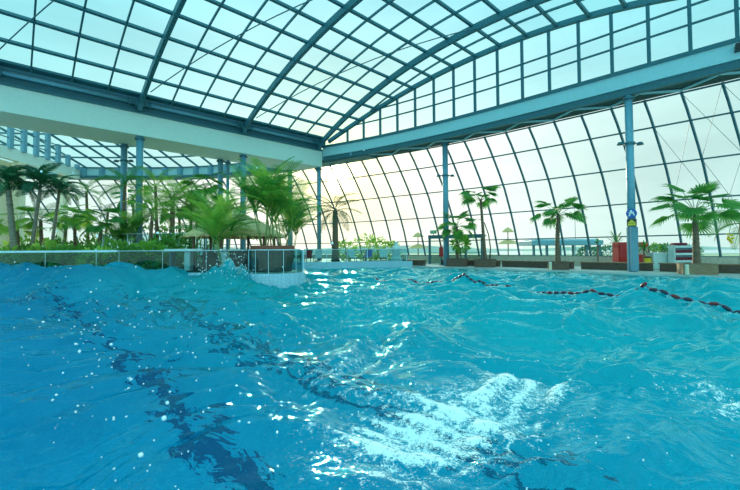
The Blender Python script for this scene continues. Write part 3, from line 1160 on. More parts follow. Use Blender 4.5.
region = 0.16 + 0.62 * patch(0.1, 2.8, 0.6, 0.6) + 0.7 * patch(0.8, 3.3, 0.7, 0.6) + 0.6 * patch(1.6, 4.0, 0.6, 0.5) + 0.35 * patch(-0.3, 4.6, 0.7, 1.0) + 0.5 * patch(3.3, 3.5, 0.6, 0.7) + 0.35 * patch(0.6, 11, 2.6, 5.0) + 0.5 * patch(-5.7, 16.2, 0.8, 0.9)
foam_glint = region * (0.17 * sharp + 0.40)  # foamy white, with sun glints painted in at the set patches
keep_v = in_poly(Xg, Yg, pool)
verts = np.stack([Xg, Yg, Zg], -1).reshape(-1, 3)
idx = np.arange(rows * cols).reshape(rows, cols)
q = np.stack([idx[:-1, :-1], idx[:-1, 1:], idx[1:, 1:], idx[1:, :-1]], -1)
kq = keep_v[:-1, :-1] | keep_v[:-1, 1:] | keep_v[1:, 1:] | keep_v[1:, :-1]
q = q[kq]
used = np.zeros(rows * cols, bool)
used[q.ravel()] = True
remap = -np.ones(rows * cols, int)
remap[used] = np.arange(used.sum())
me = bpy.data.meshes.new('pool_water')
vv_ = verts[used]
qq = remap[q]
me.vertices.add(len(vv_))
me.vertices.foreach_set('co', vv_.ravel())
me.loops.add(qq.size)
me.loops.foreach_set('vertex_index', qq.ravel())
me.polygons.add(len(qq))
me.polygons.foreach_set('loop_start', np.arange(0, qq.size, 4))
me.polygons.foreach_set('use_smooth', np.ones(len(qq), bool))
me.update(calc_edges=True)
me.validate()
at = me.attributes.new('foam_glint', 'FLOAT', 'POINT')
at.data.foreach_set('value', foam_glint.reshape(-1)[used].astype(np.float32))
me.materials.append(M['water'])
wob_ = bpy.data.objects.new('pool_water', me)
COL.objects.link(wob_)
tag(wob_, 'choppy turquoise wave pool water with breaking crests', 'water', kind='structure')


def hz(x, y):
    return float(height(np.array([float(x)]), np.array([float(y)]))[0])


# spray of drops
sp = MB()
ico_v = []
phi = (1 + 5 ** 0.5) / 2
for a, b_ in ((1, phi), (-1, phi), (1, -phi), (-1, -phi)):
    ico_v += [Vector((0, a, b_)), Vector((a, b_, 0)), Vector((b_, 0, a))]
ico_v = [v.normalized() for v in ico_v]
ico_f = []
for i in range(12):
    for j in range(i + 1, 12):
        for k_ in range(j + 1, 12):
            if all((ico_v[p] - ico_v[q_]).length < 1.1 for p, q_ in ((i, j), (j, k_), (i, k_))):
                n_ = (ico_v[j] - ico_v[i]).cross(ico_v[k_] - ico_v[i])
                ico_f.append((i, j, k_) if n_.dot(ico_v[i]) > 0 else (i, k_, j))


def drop(p, r):
    st = Vector((random.uniform(0.75, 1.3), random.uniform(0.75, 1.3), random.uniform(0.75, 1.3)))
    sp.add([Vector(p) + Vector((v.x * st.x, v.y * st.y, v.z * st.z)) * r for v in ico_v], ico_f)


for i in range(230):
    d = random.uniform(1.6, 6.5)
    x = random.triangular(-0.95, 0.1, -0.75) * d
    zlow = hz(x, d) + 0.05
    top = 1.3 + 1.2 * random.random() ** 2 + (0.45 * d if random.random() < 0.16 else 0)
    z_ = random.uniform(zlow, max(zlow + 0.2, top * random.random() ** 0.6))
    drop((x, d, z_), random.uniform(0.003, 0.007) * (1.0 + 0.15 * d) * (1.5 if random.random() < 0.08 else 1))
for i in range(160):
    a = random.gauss(0, 1)
    x, y = -5.75 + random.gauss(0, 0.8), 16.0 + random.gauss(0, 0.5)
    drop((x, y, hz(x, y) + abs(random.gauss(0, 0.35))), random.uniform(0.012, 0.03))
for i in range(140):
    x, y = random.gauss(0.9, 1.3), random.uniform(2.2, 6)
    drop((x, y, hz(x, y) + abs(random.gauss(0, 0.06))), random.uniform(0.004, 0.008))
tag(sp.obj('spray_drops', M['drop'], smooth=True), 'spray of white water drops thrown up over the waves at left', 'water spray', kind='stuff')

# lane rope with floats
rope_pts = [(0.2, 20.6), (1.6, 19.4), (3.6, 17.4), (5.1, 14.6), (6.0, 12.6), (7.0, 10.8), (8.1, 9.3), (9.6, 7.6), (11.5, 5.6)]
rl = empty('lane_rope', (rope_pts[3][0], rope_pts[3][1], 0.0), 'floating lane rope with dark red floats across the pool', 'lane rope')
pts = []
for i in range(len(rope_pts) - 1):
    for q_ in range(10):
        t = q_ / 10
        x = rope_pts[i][0] * (1 - t) + rope_pts[i + 1][0] * t
        y = rope_pts[i][1] * (1 - t) + rope_pts[i + 1][1] * t
        pts.append(Vector((x, y, hz(x, y) + 0.07)))
o = MB().tube(pts, 0.022, 6).obj('rope', M['rope'])
to_parent(o, rl)
fm = {}
for nm in ('floatred', 'floatdark'):
    fm[nm] = MB().lathe((0, 0, 0), [(0.0, -0.09), (0.03, -0.09), (0.045, -0.06), (0.05, 0.0), (0.045, 0.06), (0.03, 0.09), (0, 0.09)], 12).mesh('float', M[nm], True)
dist, nxt, cnt = 0.0, 0.3, 0
for a, b_ in zip(pts, pts[1:]):
    L = (b_ - a).length
    while nxt <= dist + L and cnt < 95:
        p = a + (b_ - a) * ((nxt - dist) / L)
        o = inst('float', fm['floatdark' if cnt % 3 != 1 else 'floatred'], None, p, (b_ - a).to_track_quat('Z', 'Y').to_euler())
        to_parent(o, rl)
        cnt += 1
        nxt += 0.25
    dist += L
# ================================================================== PLANTS
def frond_mesh(name, L, arch, nl, leaf, wid, m, droop=0.5, start=0.18):
    """feather frond along +X, arching up then over; leaflets both sides"""
    b = MB()
    pts = []
    n = 14
    for i in range(n + 1):
        t = i / n
        pts.append(Vector((L * (t - 0.10 * arch * t * t), 0, L * (0.45 * arch * t - 0.62 * arch * t * t))))
    b.tube(pts, [0.018 * (1 - 0.8 * i / n) * L / 2 + 0.003 for i in range(n + 1)], 5)
    for i in range(nl):
        t = start + (0.98 - start) * i / (nl - 1)
        f_ = t * n
        k0 = min(int(f_), n - 1)
        p = pts[k0].lerp(pts[k0 + 1], f_ - k0)
        d = (pts[k0 + 1] - pts[k0]).normalized()
        ll = leaf * (math.sin(PI * (0.16 + 0.80 * t)) ** 0.8) * random.uniform(0.85, 1.1)
        for s in (-1, 1):
            side = Vector((0, s, 0))
            dirn = (d * 0.62 + side * 0.8 + Vector((0, 0, 0.22))).normalized()
            d2 = (dirn + Vector((0, 0, -droop * random.uniform(0.7, 1.3)))).normalized()
            m1 = p + dirn * ll * 0.5
            tip = m1 + d2 * ll * 0.5
            w = wid * random.uniform(0.8, 1.2)
            ax = d * w
            b.add([p - ax * 0.35, p + ax * 0.35, m1 + ax * 0.55, m1 - ax * 0.55, tip], [(0, 1, 2, 3), (3, 2, 4)])
    return b.mesh(name, m)


def fan_mesh(name, pet, R, nseg, m, droop=0.4, spread=2.3):
    """fan leaf on a stalk along +X"""
    b = MB()
    p0 = [Vector((pet * t, 0, 0.18 * pet * t - 0.12 * pet * t * t)) for t in (0, 0.33, 0.66, 1)]
    b.tube(p0, [0.022, 0.017, 0.014, 0.012], 5)
    c = p0[-1]
    til = Matrix.Rotation(random.uniform(0.45, 0.75), 3, 'Y')
    for i in range(nseg):
        a = -spread / 2 * 1.0 + spread * i / (nseg - 1)
        rr = R * (0.78 + 0.22 * math.cos(a)) * random.uniform(0.9, 1.08)
        da = spread / nseg * 0.62
        dirn = til @ Vector((math.cos(a), math.sin(a), 0.16))
        lft = til @ Vector((math.cos(a - da), math.sin(a - da), 0.08))
        rgt = til @ Vector((math.cos(a + da), math.sin(a + da), 0.08))
        mid_l, mid_r, ridge = c + lft * rr * 0.52, c + rgt * rr * 0.52, c + dirn * rr * 0.55
        s1 = c + dirn * rr * 0.80 + Vector((0, 0, -droop * rr * 0.16))
        tip = c + dirn * rr * 0.98 + Vector((0, 0, -droop * rr * random.uniform(0.35, 0.6)))
        side = til @ Vector((-math.sin(a), math.cos(a), 0)) * rr * da * 0.45
        b.add([c, mid_l, ridge, mid_r, s1 - side, s1 + side, tip], [(0, 1, 2), (0, 2, 3), (1, 4, 2), (2, 4, 5), (2, 5, 3), (4, 6, 5)])
    return b.mesh(name, m)


FEATHER = {}
for key, mm in (('leaf', 'leaf'), ('leaf_light', 'leaf_light'), ('leaf_dark', 'leaf_dark')):
    FEATHER[key] = [frond_mesh('feather_frond', 2.0, a, 26, 0.52, 0.030, M[mm], dr) for a, dr in ((0.9, 0.5), (1.25, 0.8), (0.65, 0.4))]
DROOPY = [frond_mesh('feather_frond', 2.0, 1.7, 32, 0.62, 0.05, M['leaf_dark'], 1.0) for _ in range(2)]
FAN = {}
for key, mm in (('leaf', 'leaf'), ('leaf_light', 'leaf_light'), ('leaf_dark', 'leaf_dark')):
    FAN[key] = [fan_mesh('fan_frond', 1.0, 0.85, 23, M[mm], d_, s_) for d_, s_ in ((0.5, 3.3), (0.8, 3.0), (0.3, 3.7))]


def trunk_mb(h, r0, r1, lean=(0, 0), bend=0.0, rings=True):
    b = MB()
    n = max(8, int(h / 0.11))
    pts, rad = [], []
    for i in range(n + 1):
        t = i / n
        x = lean[0] * t + bend * math.sin(PI * t)
        y = lean[1] * t
        pts.append(Vector((x, y, h * t)))
        r = r0 * (1 - t) + r1 * t + (0.35 * r0 * math.exp(-t * 9))
        rad.append(r * (1.10 if (rings and i % 2) else 0.93))
    b.tube(pts, rad, 10)
    return b, pts[-1]


def palm(name, x, y, z0, h, label, cat='palm', kind='fan', leafk='leaf', nf=14, fs=1.0, r=0.12, lean=(0, 0), bend=0.0, bark='bark', group=None, elev=(-0.5, 0.95), seed=0, az_bias=None):
    rs = random.Random(seed)
    e_ = empty(name, (x, y, z0), label, cat, group)
    tb, top = trunk_mb(h, r, r * 0.72, lean, bend)
    tb.obj('trunk', M[bark], e_, smooth=True)
    if kind == 'droop':
        lib = DROOPY
    else:
        lib = FAN[leafk] if kind == 'fan' else FEATHER[leafk]
    for i in range(nf):
        az = 2.399963 * i + rs.uniform(-0.25, 0.25)
        q_ = (i + 0.5) / nf
        el = elev[1] + (elev[0] - elev[1]) * q_ + rs.uniform(-0.1, 0.1)
        sc = fs * rs.uniform(0.85, 1.12)
        me_ = lib[rs.randrange(len(lib))]
        inst('frond', me_, e_, (top.x, top.y, top.z - 0.04 + 0.1 * (1 - q_)), Euler((rs.uniform(-0.5, 0.5), -el, az), 'XYZ'), sc)
    return e_


def planter_box(x, y, z0, w, d, h, label, m='planter', rz=0.0, group=None):
    e_ = empty('planter_box', (x, y, z0), label, 'planter', group, rz=rz)
    t = 0.06
    for nm, c, s in (('front_panel', (0, -d / 2 + t / 2, h / 2), (w, t, h)), ('rear_panel', (0, d / 2 - t / 2, h / 2), (w, t, h)),
                     ('side_panel', (-w / 2 + t / 2, 0, h / 2), (t, d - 2 * t, h)), ('side_panel', (w / 2 - t / 2, 0, h / 2), (t, d - 2 * t, h))):
        MB().box(c, s).obj(nm, M[m], e_, bevel=0.008)
    rim_ = MB()
    for c, s in (((0, -d / 2 + 0.05, h + 0.02), (w + 0.06, 0.13, 0.05)), ((0, d / 2 - 0.05, h + 0.02), (w + 0.06, 0.13, 0.05)),
                 ((-w / 2 + 0.05, 0, h + 0.02), (0.13, d - 0.2, 0.05)), ((w / 2 - 0.05, 0, h + 0.02), (0.13, d - 0.2, 0.05))):
        rim_.box(c, s)
    rim_.obj('rim', M[m], e_)
    MB().box((0, 0, h - 0.08), (w - 2 * t, d - 2 * t, 0.06)).obj('soil', M['soil'], e_)
    return e_


RZ = math.atan2(VX.y, VX.x) - PI / 2 + PI / 2      # planters line up with the pool edge
RP = math.atan2(UX.y, UX.x) - PI / 2
# four boxed palms along the right-hand deck
pr = W(26.35, 3.05, DECK)
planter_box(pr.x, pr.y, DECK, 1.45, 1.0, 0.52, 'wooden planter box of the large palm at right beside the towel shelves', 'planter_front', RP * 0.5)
palm('fan_palm', pr.x, pr.y, DECK + 0.40, 2.75, 'large fan palm with wide spreading leaves in the right planter box', leafk='leaf', nf=17, fs=1.14, r=0.17, seed=3, elev=(-0.35, 1.25))
p = W(26.75, 10.2, DECK)
planter_box(p.x, p.y, DECK, 1.25, 0.95, 0.50, 'brown planter box of the palm in front of the blue pavilion', 'planter', RP * 0.5)
palm('fan_palm', p.x, p.y, DECK + 0.38, 3.25, 'slim fan palm in a planter box in front of the blue pavilion', leafk='leaf', nf=13, fs=1.08, r=0.16, lean=(0.1, 0), bend=-0.06, seed=8, elev=(-0.28, 0.85))
p = W(26.95, 15.7, DECK)
planter_box(p.x, p.y, DECK, 1.5, 1.0, 0.58, 'brown planter box of the tallest slim palm right of the exit portal', 'planter', RP * 0.5)
palm('fan_palm', p.x, p.y, DECK + 0.45, 4.75, 'tallest slim fan palm with a level crown right of the exit portal', leafk='leaf', nf=13, fs=0.98, r=0.13, lean=(-0.28, 0), seed=14, elev=(-0.12, 0.75))
e_ = empty('dead_trunk', (p.x + 0.34, p.y, DECK + 0.5), 'thin bare trunk leaning beside the tallest slim palm', 'trunk')
MB().tube([(0, 0, 0), (0.08, 0, 1.0), (-0.05, 0, 2.0), (-0.35, 0, 2.9), (-0.62, 0, 3.2)], [0.06, 0.05, 0.045, 0.04, 0.03], 8).obj('stem', M['bark'], e_, smooth=True)
MB().tube([(-0.62, 0, 3.2), (-0.95, -0.05, 3.25), (-1.3, -0.05, 3.18)], [0.03, 0.02, 0.01], 6).obj('withered_twig', M['bark'], e_, smooth=True)
p = W(26.7, 18.1, DECK)
planter_box(p.x, p.y, DECK, 1.55, 1.0, 0.6, 'brown planter box of the bushy palm beside the far column', 'planter', RP * 0.5)
palm('fan_palm', p.x, p.y, DECK + 0.45, 2.75, 'bushy fan palm in front of the exit portal beside the far column', leafk='leaf', nf=17, fs=0.92, r=0.13, seed=21, elev=(-0.75, 1.15))
e_ = empty('round_shrub', (p.x + 0.22, p.y - 0.35, DECK + 0.5), 'round bright green shrub growing at the foot of the bushy palm', 'shrub')


def blob_leaves(n, R, leaf, m, flat=1.0, seed=1, zc=None):
    rs = random.Random(seed)
    b = MB()
    for i in range(n):
        d = Vector((rs.gauss(0, 1), rs.gauss(0, 1), rs.gauss(0, 1))).normalized()
        rr = R * rs.uniform(0.6, 1.02)
        c = Vector((d.x * rr, d.y * rr, d.z * rr * flat + (zc if zc is not None else R * flat)))
        up = Vector((rs.gauss(0, 1), rs.gauss(0, 1), rs.gauss(0.2, 1))).normalized()
        out_ = (d + up * 0.7).normalized()
        sd_ = out_.cross(Vector((rs.gauss(0, 1), rs.gauss(0, 1), rs.gauss(0, 1)))).normalized()
        L_ = leaf * rs.uniform(0.7, 1.3)
        b.add([c, c + out_ * L_ * 0.5 + sd_ * L_ * 0.22, c + out_ * L_, c + out_ * L_ * 0.5 - sd_ * L_ * 0.22], [(0, 1, 2, 3)])
    return b


blob_leaves(420, 0.72, 0.26, None, 0.95, 5, 1.35).obj('foliage', M['leaf_light'], e_)
MB().tube([(0, 0, -0.05), (0.02, 0, 0.5), (0, 0, 1.0)], 0.035, 7).obj('stem', M['bark'], e_)

# palm in the sun beyond the balustrade, and small one at the right edge
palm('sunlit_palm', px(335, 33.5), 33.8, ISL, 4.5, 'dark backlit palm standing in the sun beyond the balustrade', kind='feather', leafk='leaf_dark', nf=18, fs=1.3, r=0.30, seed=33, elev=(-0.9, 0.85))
palm('edge_palm', px(741, 21.5), 21.5, DECK, 2.75, 'drooping feather palm cut off by the right edge of the view', kind='feather', leafk='leaf', nf=12, fs=0.95, r=0.08, seed=35, elev=(-0.9, 0.7), bark='bark_grey')
e_ = empty('fruit_cluster', (px(729, 21.0), 21.0, 2.0), 'small yellow fruit cluster hanging in the right edge palm', 'fruit')
fb = MB()
rs_ = random.Random(4)
for i in range(14):
    c = Vector((rs_.gauss(0, 0.09), rs_.gauss(0, 0.09), rs_.gauss(0, 0.12)))
    fb.add([c + v * 0.075 for v in ico_v], ico_f)
fb.obj('fruit', M['yellow'], e_, smooth=True)
MB().tube([(0, 0, 0.0), (0.15, 0.1, 0.45), (0.45, 0.3, 0.8)], 0.015, 5).obj('stalk', M['cane'], e_)


# yuccas beside the sign column
def yucca(x, y, z0, h, label, seed, n=26, L=0.75):
    rs = random.Random(seed)
    e_ = empty('yucca', (x, y, z0), label, 'plant')
    tb, top = trunk_mb(h, 0.06, 0.05, (0.03, 0), 0.02)
    tb.obj('trunk', M['bark_grey'], e_, smooth=True)
    b = MB()
    for i in range(n):
        az = rs.uniform(0, 2 * PI)
        el = rs.uniform(-0.3, 1.3)
        d = Vector((math.cos(az) * math.cos(el), math.sin(az) * math.cos(el), math.sin(el)))
        sd_ = d.cross(Vector((0, 0, 1))).normalized() * 0.045
        LL = L * rs.uniform(0.7, 1.1)
        m1 = top + d * LL * 0.55
        tip = top + d * LL + Vector((0, 0, -0.22 * LL))
        b.add([top - sd_ * 0.5, top + sd_ * 0.5, m1 + sd_, m1 - sd_, tip], [(0, 1, 2, 3), (3, 2, 4)])
    b.obj('leaves', M['leaf'], e_)


# ------------------------------------------------------------------ furniture on the right deck
def at_px(x, d):
    return px(x, d), d


x, y = at_px(622, 26.6)
e_ = empty('red_cabinet', (x, y, DECK), 'bright red cabinet behind the column with the blue sign', 'cabinet')
MB().box((0, 0, 0.92), (0.95, 0.7, 1.76)).obj('body', M['red'], e_, bevel=0.02)
d_ = MB().box((0, -0.37, 0.95), (0.85, 0.04, 1.5)).obj('door', M['red'], e_, bevel=0.01)
MB().bar((0.32, -0.41, 0.6), (0.32, -0.41, 0.95), 0.03, 0.03, Vector((1, 0, 0))).obj('handle', M['whitepaint'], d_)
MB().box((0, 0, 0.05), (0.9, 0.66, 0.1)).obj('plinth', M['black'], e_)
x, y = at_px(639, 27.0)
e_ = empty('red_cabinet', (x, y, DECK), 'second red cabinet with a pale display right of the sign column', 'cabinet')
MB().box((0, 0, 0.92), (0.8, 0.7, 1.76)).obj('body', M['red'], e_, bevel=0.02)
MB().box((0, -0.37, 1.2), (0.62, 0.03, 0.5)).obj('display_panel', M['stone'], e_)
MB().box((0, 0, 0.05), (0.76, 0.66, 0.1)).obj('plinth', M['black'], e_)
x, y = at_px(616, 27.6)
yucca(x, y, DECK, 1.75, 'yucca with long arching leaves behind the red cabinet', 2, 30, 1.3)
x, y = at_px(643, 25.6)
yucca(x, y, DECK, 1.35, 'short yucca standing right of the sign column', 6, 40, 0.8)
x, y = at_px(597, 28.2)
yucca(x, y, DECK, 1.9, 'slender yucca on a thin stem between the pavilion and red cabinet', 9, 26, 0.42)
# pale counter
x, y = at_px(660.5, 25.2)
e_ = empty('service_counter', (x, y, DECK), 'pale service counter left of the towel shelves', 'counter')
MB().box((0, 0, 0.52), (1.5, 0.7, 1.0)).obj('body', M['counter'], e_, bevel=0.02)
MB().box((0, 0, 1.05), (1.6, 0.8, 0.06)).obj('counter_top', M['whitepaint'], e_, bevel=0.01)
MB().box((0, 0, 0.03), (1.42, 0.64, 0.06)).obj('plinth', M['steel_dark'], e_)
for dx, c_, lab in ((-0.35, 'leaf_light', 'small potted plant on the left of the pale counter'), (0.28, 'leaf', 'small potted plant on the right of the pale counter')):
    k_ = empty('potted_plant', (x + dx, y, DECK + 1.08), lab, 'plant')
    MB().lathe((0, 0, 0), [(0, 0), (0.08, 0), (0.12, 0.2), (0.10, 0.2), (0.09, 0.16), (0, 0.16)], 14).obj('pot', M['stone'], k_)
    blob_leaves(90, 0.24, 0.17, None, 0.9, int(dx * 100) + 70, 0.36).obj('foliage', M[c_], k_)
# towel shelves
x, y = at_px(683, 24.4)
e_ = empty('towel_shelf', (x, y, DECK), 'open pale shelf unit with rolled maroon towels beside the large palm', 'shelf')
for s in (-1, 1):
    MB().box((0.74 * s, 0, 0.78), (0.05, 0.55, 1.56)).obj('side_panel', M['counter'], e_)
MB().box((0, 0.26, 0.78), (1.44, 0.03, 1.56)).obj('rear_panel', M['pale'], e_)
for k in range(4):
    MB().box((0, -0.02, 0.08 + 0.46 * k), (1.43, 0.54, 0.14)).obj('shelf_board', M['counter'], e_)
tm = MB().tube([(0, -0.22, 0), (0, 0.2, 0)], 0.085, 12).mesh('towel', M['maroon'], True)
for k in range(4):
    for j in range(7 if k < 3 else 4):
        xx = x - 0.60 + 0.2 * j
        t_ = bpy.data.objects.new('rolled_towel', tm)
        COL.objects.link(t_)
        t_.location = (xx, y - 0.02, DECK + 0.08 + 0.46 * k + 0.07 + 0.086)
        tag(t_, 'rolled maroon towel lying on the %s of the towel shelf unit' % ('lowest board', 'second board', 'third board', 'top board')[k], 'towel', 'rolled towels on the %s' % ('lowest board', 'second board', 'third board', 'top board')[k])
# small litter bin and bollards
x, y = at_px(647, 25.0)
e_ = empty('litter_bin', (x, y, DECK), 'small yellowish bin between the sign column and the pale counter', 'bin')
MB().lathe((0, 0, 0), [(0, 0), (0.16, 0), (0.19, 0.75), (0, 0.75)], 18).obj('body', M['yellow'], e_)
MB().lathe((0, 0, 0.75), [(0, 0), (0.21, 0), (0.21, 0.06), (0, 0.12)], 18).obj('lid', M['black'], e_)
for xpx, d, lab in ((549.8, 25.4, 'short beige bollard at the left end of the slim palm planter'), (686, 20.0, 'short beige bollard at the left corner of the right planter box')):
    x, y = at_px(xpx, d)
    e_ = empty('bollard', (x, y, DECK), lab, 'bollard', 'beige bollards at the pool edge')
    MB().lathe((0, 0, 0), [(0, 0), (0.1, 0), (0.085, 0.46), (0, 0.46)], 16).obj('post', M['cream'], e_)
    MB().lathe((0, 0, 0.46), [(0, 0.06), (0.06, 0.05), (0.10, 0.02), (0.10, 0), (0, 0)][::-1], 16).obj('cap', M['whitepaint'], e_)
# long low benches in front of the facade
for i, (va, vb, lab) in enumerate(((-9.5, -0.5, 'long dark wooden bench at the right end below the glass facade'), (-0.1, 5.0, 'dark wooden bench behind the right planter box'),
                                   (5.3, 9.3, 'dark wooden bench behind the sign column'), (9.8, 15.0, 'dark wooden bench in front of the blue pavilion'), (15.3, 20.8, 'dark wooden bench left of the tallest palm beside the exit portal'),
                                   (21.1, 24.3, 'dark wooden bench at the far pool corner left of the column'))):
    u0 = 28.4
    if va > 20:
        u0 = 26.2
    c = W(u0, (va + vb) / 2, DECK)
    e_ = empty('wooden_bench', c, lab, 'bench', 'benches below the facade')
    L = vb - va
    rz = math.atan2(VX.y, VX.x)
    e_.rotation_euler = (0, 0, rz)
    MB().box((0, 0, 0.22), (L - 0.1, 0.5, 0.44)).obj('base', M['bench'], e_)
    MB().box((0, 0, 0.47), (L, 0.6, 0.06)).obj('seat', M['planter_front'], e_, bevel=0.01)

# exit portal
gx, gy = at_px(455, 36.8)
e_ = empty('door_1', (gx, gy, DECK), 'blue grey entrance portal with glass doors in the facade behind the far column', 'door', kind='structure', rz=RP * 0.55)
fr = MB()
for x_ in (-2.5, -0.95, 1.0, 2.5):
    fr.box((x_, 0, 1.35), (0.16, 0.3, 2.7))
fr.box((0, 0, 2.62), (5.16, 0.5, 0.34))
fr.box((0, 0.9, 2.72), (5.2, 2.2, 0.12))
fr.obj('frame', M['steel'], e_)
for x_, w_ in ((-1.72, 1.36), (0.02, 1.78), (1.75, 1.34)):
    MB().box((x_, 0.05, 1.22), (w_, 0.03, 2.4)).obj('glass_leaf', M['facglass'], e_)
    MB().box((x_, 0, 1.05), (w_, 0.07, 0.06)).obj('push_bar', M['steel'], e_)
gs = empty('exit_sign', (px(433.5, 36.3), 36.3, 3.15), 'green exit sign with a white arrow above the portal', 'sign', rz=RP * 0.55)
MB().box((0, 0, 0), (0.62, 0.06, 0.32)).obj('plate', M['green'], gs)
a_ = MB()
a_.bar((-0.2, -0.035, 0), (0.05, -0.035, 0), 0.01, 0.05)
a_.add([(0.03, -0.035, 0.09), (0.03, -0.035, -0.09), (0.16, -0.035, 0)], [(0, 1, 2)])
a_.obj('arrow', M['whitepaint'], gs)
MB().bar((0, 0.02, -0.16), (0, 0.02, -0.30), 0.05, 0.05, Vector((1, 0, 0))).obj('bracket', M['steel'], gs)
x, y = at_px(441, 34.2)
e_ = empty('fire_extinguisher', (x, y, DECK), 'red fire extinguisher on a stand left of the far column', 'extinguisher')
MB().lathe((0, 0, 0.75), [(0, 0), (0.17, 0.0), (0.19, 0.08), (0.19, 0.75), (0.12, 0.9), (0.05, 0.96), (0, 0.96)], 18).obj('cylinder_body', M['red'], e_, smooth=True)
MB().lathe((0, 0, 0), [(0, 0), (0.22, 0), (0.22, 0.04), (0.05, 0.06), (0.05, 0.75), (0, 0.75)], 14).obj('stand', M['steel_dark'], e_)
MB().bar((0, 0, 1.71), (0.16, -0.05, 1.79), 0.04, 0.04).obj('valve_handle', M['black'], e_)

# ------------------------------------------------------------------ outside
gpts = [fac(i, 5.3, 0) for i in range(len(ST))]
gpoly = [(p.x, p.y) for p in gpts] + [(-60, 46), (-600, 46), (-600, 700), (700, 700), (700, -20), (gpts[0].x, -20)]
tag(poly_obj('ground_outside', gpoly, -1.0, -0.2, M['lawn']), 'pale open ground outside the glass facade', 'ground', kind='structure')
tag(MB().box((220, 260, -0.17), (360, 300, 0.1)).obj('lake', M['lake']), 'pale lake stretching to the horizon outside', 'lake', kind='structure')


def hill(name, x0, x1, y, h, seed, label):
    rs = random.Random(seed)
    b = MB()
    n = 40
    vs = []
    for i in range(n + 1):
        t = i / n
        hh = h * (0.35 + 0.65 * abs(math.sin(PI * t * 1.3 + seed))) * rs.uniform(0.9, 1.1) * math.sin(PI * min(max(t, 0.02), 0.98)) ** 0.4
        x = x0 + (x1 - x0) * t
        vs += [(x, y - 12, -0.3), (x, y, hh), (x, y + 25, -0.3)]
    fs = []
    for i in range(n):
        o = 3 * i
        fs += [(o, o + 3, o + 4, o + 1), (o + 1, o + 4, o + 5, o + 2)]
    b.add(vs, fs)
    tag(b.obj(name, M['hill'], smooth=True), label, 'hill', kind='structure')


hill('hills', -150, 60, 190, 5.0, 1, 'low hazy hills on the horizon behind the facade')
hill('hills', 60, 330, 330, 4.0, 2, 'thin hazy shoreline beyond the lake at right')


def bush(x, y, z0, R, h, label, seed, m='bush', n=320, leaf=0.3, name='bush', group=None):
    e_ = empty(name, (x, y, z0), label, 'shrub', group)
    blob_leaves(n, R, leaf, None, h / (2 * R), seed).obj('foliage', M[m], e_)
    st = MB()
    rs = random.Random(seed)
    for i in range(4):
        a = rs.uniform(0, 2 * PI)
        st.tube([(0.05 * math.cos(a), 0.05 * math.sin(a), 0), (R * 0.5 * math.cos(a), R * 0.5 * math.sin(a), h * 0.6)], [0.03, 0.012], 5)
    st.obj('stems', M['bark'], e_)
    return e_


for i, (xp, d, R, lab) in enumerate(((588, 52, 1.2, 'round hedge bush outside just right of the blue pavilion'), (608, 54, 1.5, 'hedge bush outside behind the slender yucca'), (655, 50, 1.7, 'dark hedge bush outside above the pale counter'),
                                     (672, 52, 1.5, 'dark hedge bush outside behind the towel shelves'), (690, 56, 1.3, 'hedge bush outside just behind the large palm trunk'))):
    bush(px(xp, d), d, -0.2, R, 2.0, lab, 40 + i, 'hedge', 420, 0.4, 'hedge_bush')

# blue pavilion outside
bx, by = at_px(559, 45)
e_ = empty('pavilion', (bx, by, -0.2), 'low blue flat roofed pavilion outside behind the slim palm', 'pavilion')
MB().box((0, 0, 2.35), (8.0, 4.0, 0.55)).obj('roof', M['column'], e_, bevel=0.05)
MB().box((0, 0, 2.70), (7.0, 3.2, 0.16)).obj('roof_upstand', M['pale'], e_)
for i in range(6):
    MB().box((-3.7 + 1.48 * i, -1.7, 1.05), (0.22, 0.22, 2.1)).obj('post', M['steel'], e_)
for i in range(5):
    MB().box((-2.96 + 1.48 * i, -1.68, 0.42), (1.26, 0.06, 0.84)).obj('parapet_panel', M['steel'], e_)
for i in range(5):
    MB().box((-2.96 + 1.48 * i, 1.7, 1.35), (1.2, 0.04, 1.4)).obj('window_pane', M['facglass'], e_)
MB().box((0, 0, 0.05), (7.8, 3.9, 0.1)).obj('base', M['stone'], e_)
x, y = at_px(575.5, 60)
e_ = empty('flagpole', (x, y, -0.2), 'thin bare pole rising outside above the blue pavilion', 'pole')
MB().tube([(0, 0, 0), (0, 0, 8.0)], [0.05, 0.03], 8).obj('shaft', M['steel'], e_)
MB().lathe((0, 0, 8.0), [(0, 0), (0.06, 0.03), (0.06, 0.09), (0, 0.12)], 10).obj('finial', M['whitepaint'], e_)


# thatched parasols outside
def parasol(x, y, z0, h, r, label):
    e_ = empty('thatched_parasol', (x, y, z0), label, 'parasol', 'thatched parasols outside')
    MB().tube([(0, 0, 0), (0, 0, h)], 0.06, 8).obj('pole', M['bark_grey'], e_)
    for k, (zz, rr) in enumerate(((h - 0.75, r), (h + 0.55, r * 0.55))):
        MB().lathe((0, 0, zz), [(rr, 0), (rr * 0.92, 0.06), (rr * 0.55, 0.32), (0.02, 0.52)], 18).obj('thatch_tier', M['thatch'], e_)
    MB().tube([(0, 0, h), (0, 0, h + 1.1)], 0.05, 6).obj('top_pole', M['bark_grey'], e_)


x, y = at_px(418, 44)
parasol(x, y, -0.2, 2.6, 1.3, 'two tiered thatched parasol outside left of the exit portal')
x, y = at_px(508, 42)
parasol(x, y, -0.2, 3.0, 1.2, 'two tiered thatched parasol outside right of the tallest palm')

